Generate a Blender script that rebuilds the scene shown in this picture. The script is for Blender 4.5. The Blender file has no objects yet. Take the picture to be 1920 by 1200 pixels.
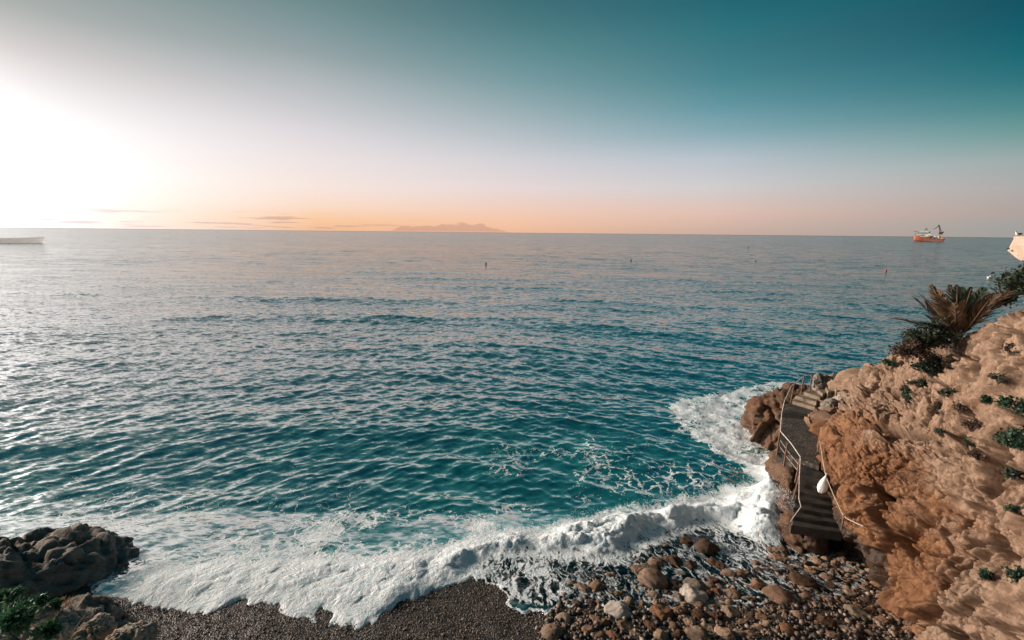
import bpy, math, random
import numpy as np
from mathutils import Vector, Matrix

random.seed(7)
RNG = np.random.default_rng(11)
S = bpy.context.scene
COL = S.collection
R = math.radians

# ------------------------------------------------------------------ camera
CAM_H = 12.0
PITCH, ROLL = R(10.88), R(0.57)
FOC = 1920 * 16.0 / 36.0
cam_d = bpy.data.cameras.new('camera')
cam_d.sensor_width = 36.0
cam_d.lens = 16.0
cam_d.clip_start = 0.1
cam_d.clip_end = 40000
cam = bpy.data.objects.new('camera', cam_d)
COL.objects.link(cam)
CAM_M = Matrix.Rotation(R(90) - PITCH, 4, 'X') @ Matrix.Rotation(ROLL, 4, 'Z')
cam.matrix_world = Matrix.Translation((0, 0, CAM_H)) @ CAM_M
S.camera = cam
CM = np.array(CAM_M.to_3x3())


def ray(px, py):
    d = np.array([(px - 960) / FOC, -(py - 600) / FOC, -1.0])
    return CM @ d


def P(px, py, t):
    """world point at camera depth t on the sight line of a photo pixel"""
    return np.array([0, 0, CAM_H]) + ray(px, py) * t


def W(px, py, z=0.0):
    """world point where the sight line of a photo pixel meets height z"""
    d = ray(px, py)
    return np.array([0, 0, CAM_H]) + d * ((z - CAM_H) / d[2])


BEACH_C, BEACH_S = 2.44, 0.14          # beach plane z = C - S*y


def WB(px, py):
    d = ray(px, py)
    t = (CAM_H - BEACH_C) / (-d[2] - BEACH_S * d[1])
    return np.array([0, 0, CAM_H]) + d * t


# ------------------------------------------------------------------ node helpers
class NT:
    def __init__(self, tree):
        self.t = tree
        tree.nodes.clear()

    def n(self, typ, **kw):
        nd = self.t.nodes.new(typ)
        for k, v in kw.items():
            setattr(nd, k, v)
        return nd

    def l(self, a, b):
        self.t.links.new(a, b)

    def inp(self, sock, v):
        if hasattr(v, 'is_linked') or isinstance(v, bpy.types.NodeSocket):
            self.l(v, sock)
        else:
            sock.default_value = v

    def math(self, op, a, b=0.0, c=None, clamp=False):
        nd = self.n('ShaderNodeMath', operation=op, use_clamp=clamp)
        self.inp(nd.inputs[0], a)
        self.inp(nd.inputs[1], b)
        if c is not None:
            self.inp(nd.inputs[2], c)
        return nd.outputs[0]

    def vmath(self, op, a, b=(0, 0, 0)):
        nd = self.n('ShaderNodeVectorMath', operation=op)
        self.inp(nd.inputs[0], a)
        self.inp(nd.inputs[1], b)
        return nd.outputs[0]

    def mapr(self, v, a, b, c=0.0, d=1.0, smooth=True):
        nd = self.n('ShaderNodeMapRange', interpolation_type='SMOOTHSTEP' if smooth else 'LINEAR')
        self.inp(nd.inputs['Value'], v)
        self.inp(nd.inputs['From Min'], a)
        self.inp(nd.inputs['From Max'], b)
        self.inp(nd.inputs['To Min'], c)
        self.inp(nd.inputs['To Max'], d)
        return nd.outputs[0]

    def mix(self, f, a, b, mode='MIX'):
        nd = self.n('ShaderNodeMix', data_type='RGBA', blend_type=mode)
        self.inp(nd.inputs[0], f)
        self.inp(nd.inputs[6], a)
        self.inp(nd.inputs[7], b)
        return nd.outputs[2]

    def noise(self, vec, scale, detail=3.0, rough=0.55, dist=0.0, color=False):
        nd = self.n('ShaderNodeTexNoise')
        self.inp(nd.inputs['Vector'], vec)
        nd.inputs['Scale'].default_value = scale
        nd.inputs['Detail'].default_value = detail
        nd.inputs['Roughness'].default_value = rough
        nd.inputs['Distortion'].default_value = dist
        return nd.outputs['Color'] if color else nd.outputs['Fac']

    def voro(self, vec, scale, feature='F1', out='Distance', rnd=1.0):
        nd = self.n('ShaderNodeTexVoronoi', feature=feature)
        self.inp(nd.inputs['Vector'], vec)
        nd.inputs['Scale'].default_value = scale
        nd.inputs['Randomness'].default_value = rnd
        return nd.outputs[out]

    def ramp(self, f, stops, interp='LINEAR'):
        nd = self.n('ShaderNodeValToRGB')
        cr = nd.color_ramp
        cr.interpolation = interp
        while len(cr.elements) < len(stops):
            cr.elements.new(0.5)
        for e, (p, c) in zip(cr.elements, stops):
            e.position = p
            e.color = (*c, 1.0)
        self.inp(nd.inputs[0], f)
        return nd.outputs[0]


def lin(r, g, b):
    f = lambda c: (c / 255 / 12.92) if c / 255 <= 0.04045 else ((c / 255 + 0.055) / 1.055) ** 2.4
    return (f(r), f(g), f(b))


# ------------------------------------------------------------------ sky
SUN_AZ, SUN_EL = R(-70), R(16)
wd = bpy.data.worlds.new('World')
S.world = wd
wd.use_nodes = True
w = NT(wd.node_tree)
tc = w.n('ShaderNodeTexCoord')
dirv = tc.outputs['Generated']
sx = w.n('ShaderNodeSeparateXYZ')
w.l(dirv, sx.inputs[0])
X_, Y_, Z_ = sx.outputs
el = w.math('MULTIPLY', w.math('ARCSINE', Z_), 180 / math.pi)
hl = w.math('SQRT', w.math('ADD', w.math('MULTIPLY', X_, X_), w.math('ADD', w.math('MULTIPLY', Y_, Y_), 1e-6)))
dot = w.math('DIVIDE', w.math('ADD', w.math('MULTIPLY', X_, math.sin(SUN_AZ)), w.math('MULTIPLY', Y_, math.cos(SUN_AZ))), hl)
dot = w.math('MINIMUM', w.math('MAXIMUM', dot, -1.0), 1.0)
taz = w.math('MULTIPLY', w.math('ARCCOSINE', dot), 180 / math.pi)
az = w.math('MULTIPLY', w.math('ARCTAN2', X_, Y_), 180 / math.pi)
EMAX = 60.0
elf = w.math('DIVIDE', el, EMAX, clamp=True)


def col(stops):
    return w.ramp(elf, [(e / EMAX, lin(*c)) for e, c in stops])


c_sun = col([(0, (255, 246, 240)), (5, (255, 250, 246)), (9, (250, 245, 245)), (11.5, (236, 231, 231)), (13, (224, 217, 216)), (14.4, (207, 202, 200)), (15.8, (190, 189, 187)), (17.2, (170, 174, 171)), (22, (134, 146, 145)), (34, (52, 94, 102)), (60, (12, 64, 80))])
c_q1 = col([(0, (240, 188, 150)), (1.4, (250, 203, 163)), (2.8, (249, 219, 199)), (4.8, (246, 228, 220)), (7.7, (236, 226, 226)), (10.4, (222, 216, 219)), (13, (200, 200, 203)), (15.6, (178, 183, 186)), (18, (150, 163, 165)), (20.4, (128, 150, 153)), (22.6, (110, 137, 138)), (34, (44, 90, 100)), (60, (10, 62, 78))])
c_mid = col([(0, (238, 186, 156)), (1.2, (243, 196, 166)), (2.6, (240, 203, 184)), (5.4, (230, 215, 214)), (8.5, (210, 208, 212)), (11.4, (180, 190, 195)), (14.2, (150, 172, 177)), (16.9, (120, 155, 160)), (19.5, (98, 140, 145)), (22, (78, 124, 130)), (24, (65, 112, 120)), (36, (24, 82, 90)), (60, (8, 62, 72))])
c_q3 = col([(0, (202, 172, 158)), (1.2, (214, 182, 168)), (2.4, (224, 191, 177)), (5.2, (208, 204, 205)), (8.1, (186, 194, 203)), (10.8, (135, 170, 180)), (13.4, (98, 150, 160)), (16, (72, 132, 142)), (18.4, (58, 120, 130)), (20.7, (42, 112, 122)), (23, (30, 100, 112)), (36, (14, 76, 92)), (60, (6, 56, 74))])
c_far = col([(0, (160, 158, 155)), (1, (162, 160, 157)), (2, (175, 161, 156)), (4.1, (173, 170, 169)), (6.3, (155, 170, 168)), (8.4, (108, 153, 150)), (10.4, (70, 132, 135)), (12.4, (36, 112, 120)), (14.4, (4, 98, 109)), (16.3, (0, 86, 101)), (18, (0, 76, 92)), (34, (0, 66, 84)), (60, (4, 54, 72))])
sky = w.mix(w.mapr(taz, 24, 47, smooth=False ), c_sun, c_q1)
sky = w.mix(w.mapr(taz, 47, 70, smooth=False ), sky, c_mid)
sky = w.mix(w.mapr(taz, 70, 93, smooth=False ), sky, c_q3)
sky = w.mix(w.mapr(taz, 93, 117, smooth=False ), sky, c_far)
# bright forward-scatter glow round the low sun (clips to white in the picture)
ga = w.math('MULTIPLY', taz, 1 / 10.0)
ge = w.math('MULTIPLY', w.math('SUBTRACT', el, 8.0), 1 / 7.0)
g2 = w.math('ADD', w.math('MULTIPLY', ga, ga), w.math('MULTIPLY', ge, ge))
glow = w.math('EXPONENT', w.math('MULTIPLY', g2, -1.0))
gb = w.math('MULTIPLY', taz, 1 / 19.0)
gf = w.math('MULTIPLY', w.math('SUBTRACT', el, 4.0), 1 / 5.5)
glow2 = w.math('EXPONENT', w.math('MULTIPLY', w.math('ADD', w.math('MULTIPLY', gb, gb), w.math('MULTIPLY', gf, gf)), -1.0))
gm = w.math('ADD', w.math('MULTIPLY', glow, 22.0), w.math('MULTIPLY', glow2, 2.4))
gc = w.n('ShaderNodeCombineXYZ')
for i, k in enumerate((1.0, 0.955, 0.925)):
    w.l(w.math('MULTIPLY', gm, k), gc.inputs[i])
sky = w.vmath('ADD', sky, gc.outputs[0])
# thin cloud streaks low over the horizon and one flat anvil-shaped cloud bank
cv = w.n('ShaderNodeCombineXYZ')
w.l(w.math('MULTIPLY', az, 0.16), cv.inputs[0])
w.l(w.math('MULTIPLY', el, 2.6), cv.inputs[1])
cn = w.noise(cv.outputs[0], 1.0, 4.0, 0.55)
band = w.math('MULTIPLY', w.mapr(el, 0.05, 0.35), w.mapr(el, 2.4, 1.3))
streak = w.math('MULTIPLY', w.math('MULTIPLY', w.mapr(cn, 0.52, 0.63), band), w.mapr(taz, 62, 46))
cv2 = w.n('ShaderNodeCombineXYZ')
w.l(w.math('MULTIPLY', az, 0.8), cv2.inputs[0])
w.l(w.math('MULTIPLY', el, 1.5), cv2.inputs[1])
cn2 = w.noise(cv2.outputs[0], 1.0, 5.0, 0.6)
top = w.ramp(w.math('DIVIDE', w.math('ADD', az, 17.0), 17.0, clamp=True),
             [(0.0, (0, 0, 0)), (0.13, (0.1, 0.1, 0.1)), (0.2, (0.62, 0.62, 0.62)), (0.32, (0.66, 0.66, 0.66)), (0.42, (0.7, 0.7, 0.7)), (0.62, (1, 1, 1)), (0.78, (0.95, 0.95, 0.95)), (0.86, (0.5, 0.5, 0.5)), (1.0, (0, 0, 0))])
tope = w.math('MULTIPLY', top, w.math('ADD', w.math('MULTIPLY', cn2, 1.2), 0.5))
anvil = w.math('MULTIPLY', w.mapr(w.math('SUBTRACT', tope, el), 0.0, 0.16), w.mapr(el, -0.1, 0.2))
cl = w.math('MAXIMUM', w.math('MULTIPLY', streak, 1.0), w.math('MULTIPLY', anvil, 0.8))
sky = w.mix(cl, sky, w.mix(1.0, sky, (0.74, 0.70, 0.78, 1), 'MULTIPLY'))
nish = w.n('ShaderNodeTexSky', sky_type='NISHITA')
nish.sun_disc = False
nish.sun_elevation = SUN_EL
nish.sun_rotation = SUN_AZ
bg1 = w.n('ShaderNodeBackground')
w.l(sky, bg1.inputs[0])
bg1.inputs[1].default_value = 0.81
bg2 = w.n('ShaderNodeBackground')
w.l(nish.outputs[0], bg2.inputs[0])
bg2.inputs[1].default_value = 0.002
ad = w.n('ShaderNodeAddShader')
w.l(bg1.outputs[0], ad.inputs[0])
w.l(bg2.outputs[0], ad.inputs[1])
wo = w.n('ShaderNodeOutputWorld')
w.l(ad.outputs[0], wo.inputs[0])

# ------------------------------------------------------------------ sun, exposure
sl = bpy.data.lights.new('sun', 'SUN')
sl.energy = 4.2
sl.angle = R(12)
sl.color = (1.0, 0.84, 0.70)
so = bpy.data.objects.new('sun', sl)
COL.objects.link(so)
sdir = Vector((math.sin(SUN_AZ) * math.cos(SUN_EL), math.cos(SUN_AZ) * math.cos(SUN_EL), math.sin(SUN_EL)))
so.rotation_euler = (-sdir).to_track_quat('-Z', 'Y').to_euler()
S.view_settings.view_transform = 'Standard'
S.view_settings.look = 'None'
S.view_settings.gamma = 1.0
S.view_settings.exposure = 0.3
S.cycles.max_bounces = 6
S.cycles.transparent_max_bounces = 12
S.cycles.sample_clamp_indirect = 6.0

# ------------------------------------------------------------------ numpy noise


def hash3(ix, iy, iz, k=0):
    h = (ix.astype(np.int64) * 374761393 + iy.astype(np.int64) * 668265263 + iz.astype(np.int64) * 2147483647 + k * 1274126177) & 0xFFFFFFFF
    h = ((h ^ (h >> 13)) * 1274126177) & 0xFFFFFFFF
    h = ((h ^ (h >> 16)) * 2246822519) & 0xFFFFFFFF
    h = h ^ (h >> 15)
    return (h & 0xFFFFFF).astype(np.float64) / 0xFFFFFF


def vnoise(p, k=0):
    """smooth value noise in -1..1, p (N,3)"""
    i = np.floor(p).astype(np.int64)
    f = p - i
    f = f * f * f * (f * (f * 6 - 15) + 10)
    r = np.zeros(len(p))
    for dx in (0, 1):
        wx = f[:, 0] if dx else 1 - f[:, 0]
        for dy in (0, 1):
            wy = f[:, 1] if dy else 1 - f[:, 1]
            for dz in (0, 1):
                wz = f[:, 2] if dz else 1 - f[:, 2]
                r += wx * wy * wz * hash3(i[:, 0] + dx, i[:, 1] + dy, i[:, 2] + dz, k)
    return r * 2 - 1


def fbm(p, octs=4, k=0, gain=0.5):
    r = np.zeros(len(p))
    a, s = 1.0, 1.0
    for o in range(octs):
        r += a * vnoise(p * s + 17.3 * o, k + o)
        a *= gain
        s *= 2.03
    return r


def worley(p, k=0):
    """returns F1, F2, nearest cell's random values (N,4) and offset to its centre"""
    i = np.floor(p).astype(np.int64)
    n = len(p)
    f1 = np.full(n, 9.0)
    f2 = np.full(n, 9.0)
    cid = np.zeros((n, 3), np.int64)
    off = np.zeros((n, 3))
    for dx in (-1, 0, 1):
        for dy in (-1, 0, 1):
            for dz in (-1, 0, 1):
                c = i + np.array([dx, dy, dz])
                q = np.stack([hash3(c[:, 0], c[:, 1], c[:, 2], k + 1), hash3(c[:, 0], c[:, 1], c[:, 2], k + 2), hash3(c[:, 0], c[:, 1], c[:, 2], k + 3)], 1)
                d = p - (c + q)
                dd = np.sqrt((d * d).sum(1))
                m = dd < f1
                f2 = np.where(m, f1, np.minimum(f2, dd))
                f1 = np.where(m, dd, f1)
                cid[m] = c[m]
                off[m] = d[m]
    rv = np.stack([hash3(cid[:, 0], cid[:, 1], cid[:, 2], k + 10 + j) for j in range(4)], 1)
    return f1, f2, rv, off


def sstep(a, b, x):
    t = np.clip((x - a) / (b - a), 0, 1)
    return t * t * (3 - 2 * t)


def rock_disp(p, sizes=(1.5, 0.55, 0.2), amps=(0.30, 0.13, 0.045), k=0, stretch=None, crack=1.0, fine=0.03, calm=1.0, tl=2.6, wp=0.3):
    """blocky fractured-rock height for points p"""
    q = p.copy()
    if stretch is not None:
        q = q @ stretch
    wv = np.stack([fbm(q * 0.8 + 5, 3, k + 50), fbm(q * 0.8 + 31, 3, k + 60), fbm(q * 0.8 + 77, 3, k + 70)], 1)
    h = np.zeros(len(p))
    for s, a in zip(sizes, amps):
        f1, f2, rv, off = worley(q / s + wv * wp, k)
        tilt = (off * (rv[:, 1:4] - 0.5)).sum(1) * tl
        edge = f2 - f1
        ck = np.clip(0.55 + 0.9 * fbm(q * 0.9 / s + 9, 2, k + 90), 0, 1.3)
        cf = 1.0 if s == sizes[0] else calm
        h += cf * a * ((rv[:, 0] - 0.5) * 0.7 + tilt) - cf * crack * (a * 0.62 + 0.05) * ck * (1 - sstep(0.0, min(0.12, 0.06 / s + 0.02), edge))
        k += 100
    h += fine * fbm(q * 3.0, 4, k + 7, 0.6)
    return h


# ------------------------------------------------------------------ mesh helpers
def mesh_from(name, verts, faces, mat=None, smooth=False):
    me = bpy.data.meshes.new(name)
    v = np.asarray(verts, np.float32)
    if isinstance(faces, np.ndarray) and faces.ndim == 2:
        m, kk = faces.shape
        me.vertices.add(len(v))
        me.vertices.foreach_set('co', v.ravel())
        me.loops.add(m * kk)
        me.loops.foreach_set('vertex_index', faces.astype(np.int32).ravel())
        me.polygons.add(m)
        me.polygons.foreach_set('loop_start', np.arange(0, m * kk, kk, dtype=np.int32))
        me.update(calc_edges=True)
    else:
        me.from_pydata([tuple(map(float, x)) for x in v], [], [tuple(int(i) for i in f) for f in faces])
        me.update()
    if smooth:
        me.polygons.foreach_set('use_smooth', np.ones(len(me.polygons), bool))
    if mat is not None:
        me.materials.append(mat)
    return me


def link(name, me, parent=None, loc=None):
    o = bpy.data.objects.new(name, me)
    COL.objects.link(o)
    if parent is not None:
        o.parent = parent
    if loc is not None:
        o.location = loc
    return o


def attr(me, name, arr):
    a = me.attributes.new(name, 'FLOAT', 'POINT')
    a.data.foreach_set('value', np.asarray(arr, np.float32))


def tag(o, label=None, cat=None, group=None, kind=None):
    if label:
        o['label'] = label
    if cat:
        o['category'] = cat
    if group:
        o['group'] = group
    if kind:
        o['kind'] = kind
    return o


def empty(name, loc, rz=0.0):
    o = bpy.data.objects.new(name, None)
    o.empty_display_size = 0.2
    o.location = loc
    o.rotation_euler = (0, 0, rz)
    COL.objects.link(o)
    return o


class MB:
    """collects simple solids into one mesh"""

    def __init__(self):
        self.v, self.f = [], []

    def add(self, vs, fs):
        b = len(self.v)
        self.v += [tuple(map(float, x)) for x in vs]
        self.f += [tuple(b + i for i in f) for f in fs]

    def box(self, c, s, rz=0.0, taper=1.0):
        cx, cy, cz = c
        hx, hy, hz = s[0] / 2, s[1] / 2, s[2] / 2
        ca, sa = math.cos(rz), math.sin(rz)
        vs = []
        for z, tp in ((-hz, 1.0), (hz, taper)):
            for x, y in ((-hx, -hy), (hx, -hy), (hx, hy), (-hx, hy)):
                x, y = x * tp, y * tp
                vs.append((cx + x * ca - y * sa, cy + x * sa + y * ca, cz + z))
        self.add(vs, [(0, 3, 2, 1), (4, 5, 6, 7), (0, 1, 5, 4), (1, 2, 6, 5), (2, 3, 7, 6), (3, 0, 4, 7)])

    def prism(self, poly, z0, z1):
        """polygon [(x,y)] counter-clockwise extruded from z0 to z1 (z1 may be a list)"""
        n = len(poly)
        a = sum(poly[i][0] * poly[(i + 1) % n][1] - poly[(i + 1) % n][0] * poly[i][1] for i in range(n))
        if a < 0:
            poly = poly[::-1]
        vs = [(x, y, z0) for x, y in poly] + [(x, y, z1) for x, y in poly]
        fs = [tuple(range(n))[::-1], tuple(range(n, 2 * n))]
        for i in range(n):
            j = (i + 1) % n
            fs.append((i, j, n + j, n + i))
        self.add(vs, fs)

    def tube(self, pts, r, seg=8, r1=None):
        pts = [Vector(p) for p in pts]
        n = len(pts)
        b = len(self.v)
        for i, p in enumerate(pts):
            d = (pts[min(i + 1, n - 1)] - pts[max(i - 1, 0)]).normalized()
            up = Vector((0, 0, 1)) if abs(d.z) < 0.95 else Vector((1, 0, 0))
            a = d.cross(up).normalized()
            c = a.cross(d)
            rr = r if r1 is None else r + (r1 - r) * i / max(1, n - 1)
            for s in range(seg):
                t = 2 * math.pi * s / seg
                self.v.append(tuple(p + (a * math.cos(t) + c * math.sin(t)) * rr))
        for i in range(n - 1):
            for s in range(seg):
                s2 = (s + 1) % seg
                self.f.append((b + i * seg + s, b + i * seg + s2, b + (i + 1) * seg + s2, b + (i + 1) * seg + s))
        self.f.append(tuple(b + s for s in range(seg))[::-1])
        self.f.append(tuple(b + (n - 1) * seg + s for s in range(seg)))

    def ball(self, c, r, seg=10, rings=6):
        c = Vector(c)
        if not hasattr(r, '__len__'):
            r = (r, r, r)
        b = len(self.v)
        self.v.append((c.x, c.y, c.z + r[2]))
        for i in range(1, rings):
            ph = math.pi * i / rings
            for s in range(seg):
                t = 2 * math.pi * s / seg
                self.v.append((c.x + r[0] * math.sin(ph) * math.cos(t), c.y + r[1] * math.sin(ph) * math.sin(t), c.z + r[2] * math.cos(ph)))
        self.v.append((c.x, c.y, c.z - r[2]))
        last = len(self.v) - 1
        for s in range(seg):
            self.f.append((b, b + 1 + s, b + 1 + (s + 1) % seg))
            self.f.append((last, last - seg + (s + 1) % seg, last - seg + s))
        for i in range(rings - 2):
            for s in range(seg):
                s2 = (s + 1) % seg
                a = b + 1 + i * seg
                self.f.append((a + s, a + seg + s, a + seg + s2, a + s2))

    def build(self, name, mat, parent=None, loc=None, smooth=False):
        me = mesh_from(name, self.v, self.f, mat, smooth)
        return link(name, me, parent, loc)


def ico(sub):
    import bmesh
    bm = bmesh.new()
    bmesh.ops.create_icosphere(bm, subdivisions=sub, radius=1.0)
    v = np.array([x.co[:] for x in bm.verts])
    f = np.array([[q.index for q in t.verts] for t in bm.faces])
    bm.free()
    return v, f


ICO = {s: ico(s) for s in (1, 2, 3, 4, 5, 6)}

# ------------------------------------------------------------------ materials


def new_mat(name):
    m = bpy.data.materials.new(name)
    m.use_nodes = True
    return m, NT(m.node_tree)


def plain(name, c, rough=0.7, var=0.15, scale=6.0, metal=0.0, bump=0.0, c2=None):
    m, t = new_mat(name)
    tc = t.n('ShaderNodeTexCoord')
    nz = t.noise(tc.outputs['Object'], scale, 4.0, 0.6)
    a = tuple(x * (1 - var) for x in c) if c2 is None else c2
    b = tuple(min(1, x * (1 + var)) for x in c) if c2 is None else c
    colr = t.mix(t.mapr(nz, 0.3, 0.7), (*a, 1), (*b, 1))
    p = t.n('ShaderNodeBsdfPrincipled')
    t.l(colr, p.inputs['Base Color'])
    p.inputs['Roughness'].default_value = rough
    p.inputs['Metallic'].default_value = metal
    if bump:
        bp = t.n('ShaderNodeBump')
        bp.inputs['Strength'].default_value = bump
        bp.inputs['Distance'].default_value = 0.02
        t.l(t.noise(tc.outputs['Object'], scale * 5, 4.0), bp.inputs['Height'])
        t.l(bp.outputs[0], p.inputs['Normal'])
    o = t.n('ShaderNodeOutputMaterial')
    t.l(p.outputs[0], o.inputs[0])
    return m


def rock_mat(name, pale, mid, iron, dark, use_attr=False, world=True, scale=1.0, rnd=False, bump=0.6):
    m, t = new_mat(name)
    if world:
        g = t.n('ShaderNodeNewGeometry')
        vec = g.outputs['Position']
    else:
        tc = t.n('ShaderNodeTexCoord')
        oi = t.n('ShaderNodeObjectInfo')
        vec = t.vmath('ADD', tc.outputs['Object'], t.vmath('MULTIPLY', oi.outputs['Location'], (3.1, 2.3, 1.7)))
    n1 = t.noise(vec, 0.55 * scale, 5.0, 0.62, 0.4)
    n2 = t.noise(vec, 2.6 * scale, 6.0, 0.65, 0.3)
    n3 = t.noise(vec, 14.0 * scale, 4.0, 0.7)
    c = t.mix(t.mapr(n2, 0.36, 0.62), (*mid, 1), (*pale, 1))
    if use_attr:
        ir = t.n('ShaderNodeAttribute', attribute_name='iron').outputs['Fac']
        irf = t.mapr(t.math('ADD', ir, t.math('MULTIPLY', t.math('SUBTRACT', n1, 0.5), 1.5)), 0.28, 0.85)
    elif rnd:
        oi2 = t.n('ShaderNodeObjectInfo')
        irf = t.mapr(t.math('ADD', n1, t.math('MULTIPLY', t.math('SUBTRACT', oi2.outputs['Random'], 0.5), 0.5)), 0.42, 0.66)
    else:
        irf = t.mapr(n1, 0.47, 0.66, 0.0, 0.8)
    c = t.mix(irf, c, t.mix(t.mapr(n2, 0.35, 0.65), (*[x * 0.72 for x in iron], 1), (*iron, 1)))
    # speckle and grey lichen blotches
    c = t.mix(t.math('MULTIPLY', t.mapr(n3, 0.52, 0.72), 0.35), c, (*dark, 1))
    lich = t.mapr(t.noise(vec, 1.3 * scale, 6.0, 0.75), 0.6, 0.72)
    c = t.mix(t.math('MULTIPLY', lich, 0.6), c, (*[x * 1.6 for x in dark], 1))
    stn = t.mapr(t.noise(vec, 0.9 * scale, 5.0, 0.7, 0.8), 0.5, 0.66, 0.0, 0.75)
    c = t.mix(stn, c, t.mix(1.0, c, (0.66, 0.57, 0.50, 1), 'MULTIPLY'))
    rough = 0.9
    if use_attr:
        wt = t.n('ShaderNodeAttribute', attribute_name='wet').outputs['Fac']
        wf = t.mapr(t.math('ADD', wt, t.math('MULTIPLY', t.math('SUBTRACT', n2, 0.5), 0.5)), 0.3, 0.7)
        c = t.mix(wf, c, t.mix(0.8, c, (0.022, 0.017, 0.014, 1)))
        rough = t.mapr(wf, 0, 1, 0.92, 0.5)
    p = t.n('ShaderNodeBsdfPrincipled')
    t.l(c, p.inputs['Base Color'])
    t.inp(p.inputs['Roughness'], rough)
    p.inputs['Specular IOR Level'].default_value = 0.3
    bp = t.n('ShaderNodeBump')
    bp.inputs['Strength'].default_value = bump
    bp.inputs['Distance'].default_value = 0.05 / scale
    hb = t.math('ADD', t.math('MULTIPLY', t.noise(vec, 9.0 * scale, 6.0, 0.7, 0.5), 1.0), t.math('MULTIPLY', t.mapr(t.voro(vec, 5.0 * scale, 'DISTANCE_TO_EDGE'), 0.0, 0.09), 0.0 if use_attr else 0.25))
    t.l(hb, bp.inputs['Height'])
    t.l(bp.outputs[0], p.inputs['Normal'])
    o = t.n('ShaderNodeOutputMaterial')
    t.l(p.outputs[0], o.inputs[0])
    return m


M_CLIFF = rock_mat('cliff_rock', (0.305, 0.203, 0.140), (0.205, 0.131, 0.089), (0.235, 0.112, 0.054), (0.05, 0.038, 0.030), use_attr=True, bump=1.0)
M_DARKROCK = rock_mat('weathered_rock', (0.24, 0.215, 0.19), (0.15, 0.132, 0.113), (0.19, 0.135, 0.095), (0.045, 0.04, 0.036))
M_BROWNROCK = rock_mat('seaworn_rock', (0.14, 0.082, 0.052), (0.09, 0.052, 0.034), (0.15, 0.07, 0.034), (0.03, 0.022, 0.018))
M_PALEROCK = rock_mat('pale_limestone', (0.42, 0.35, 0.29), (0.32, 0.26, 0.21), (0.36, 0.23, 0.14), (0.13, 0.11, 0.1))
M_COB = {
    'b': rock_mat('brown_stone', (0.30, 0.212, 0.155), (0.20, 0.136, 0.098), (0.23, 0.135, 0.085), (0.05, 0.035, 0.028), world=False, scale=3, rnd=True),
    'd': rock_mat('dark_wet_stone', (0.10, 0.062, 0.042), (0.06, 0.038, 0.028), (0.10, 0.05, 0.027), (0.02, 0.015, 0.012), world=False, scale=3, rnd=True),
    'o': rock_mat('orange_stone', (0.25, 0.15, 0.09), (0.17, 0.09, 0.05), (0.22, 0.105, 0.05), (0.06, 0.04, 0.03), world=False, scale=3, rnd=True),
    't': rock_mat('tan_stone', (0.36, 0.25, 0.175), (0.28, 0.185, 0.125), (0.30, 0.17, 0.10), (0.09, 0.07, 0.055), world=False, scale=3, rnd=True),
    'p': rock_mat('pale_stone', (0.50, 0.44, 0.38), (0.40, 0.34, 0.29), (0.42, 0.30, 0.21), (0.18, 0.15, 0.13), world=False, scale=3, rnd=True),
    'g': rock_mat('grey_stone', (0.26, 0.235, 0.21), (0.19, 0.17, 0.15), (0.22, 0.165, 0.12), (0.07, 0.06, 0.055), world=False, scale=3, rnd=True),
}
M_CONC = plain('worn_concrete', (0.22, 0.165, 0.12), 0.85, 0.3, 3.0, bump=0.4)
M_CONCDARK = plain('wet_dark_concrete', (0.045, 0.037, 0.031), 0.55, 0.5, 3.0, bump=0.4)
M_RUST = plain('rusty_metal', (0.13, 0.065, 0.035), 0.75, 0.4, 12.0)
M_RAIL = plain('worn_white_paint', (0.46, 0.41, 0.36), 0.65, 0.3, 8.0)
M_ROPE = plain('weathered_rope', (0.42, 0.33, 0.26), 0.9, 0.25, 30.0)
M_BAG = plain('white_sack_cloth', (0.74, 0.72, 0.68), 0.8, 0.06, 9.0, bump=0.3)

# ------------------------------------------------------------------ polygons of the surf, laid on the shore plane
def polyW(pts, fn):
    return np.array([fn(x, y)[:2] for x, y in pts])


def sdist(pts, poly):
    """signed distance (positive inside) of pts (N,2) to a closed polygon"""
    n = len(poly)
    d = np.full(len(pts), 1e9)
    inside = np.zeros(len(pts), bool)
    for i in range(n):
        a, b = poly[i], poly[(i + 1) % n]
        e = b - a
        wv = pts - a
        t = np.clip((wv @ e) / (e @ e + 1e-12), 0, 1)
        dd = wv - t[:, None] * e
        d = np.minimum(d, (dd * dd).sum(1))
        c = ((a[1] <= pts[:, 1]) & (b[1] > pts[:, 1])) | ((b[1] <= pts[:, 1]) & (a[1] > pts[:, 1]))
        with np.errstate(divide='ignore', invalid='ignore'):
            xi = a[0] + (pts[:, 1] - a[1]) / (b[1] - a[1]) * (b[0] - a[0])
        inside ^= c & (pts[:, 0] < xi)
    return np.where(inside, 1, -1) * np.sqrt(d)


def z0(x, y):
    return W(x, y, 0.15)


EDGE = [(150, 1118), (255, 1138), (330, 1139), (400, 1149), (450, 1132), (520, 1142), (620, 1166), (700, 1171), (745, 1148), (790, 1122), (850, 1104), (885, 1082), (930, 1098), (965, 1136), (1010, 1145), (1070, 1150), (1120, 1142), (1200, 1146), (1300, 1136), (1400, 1150), (1480, 1128), (1560, 1128), (1625, 1112), (1660, 1092)]
edgeW = np.array([WB(x, y)[:2] for x, y in EDGE])
eo = np.argsort(edgeW[:, 0])
edgeW = edgeW[eo]

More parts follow.
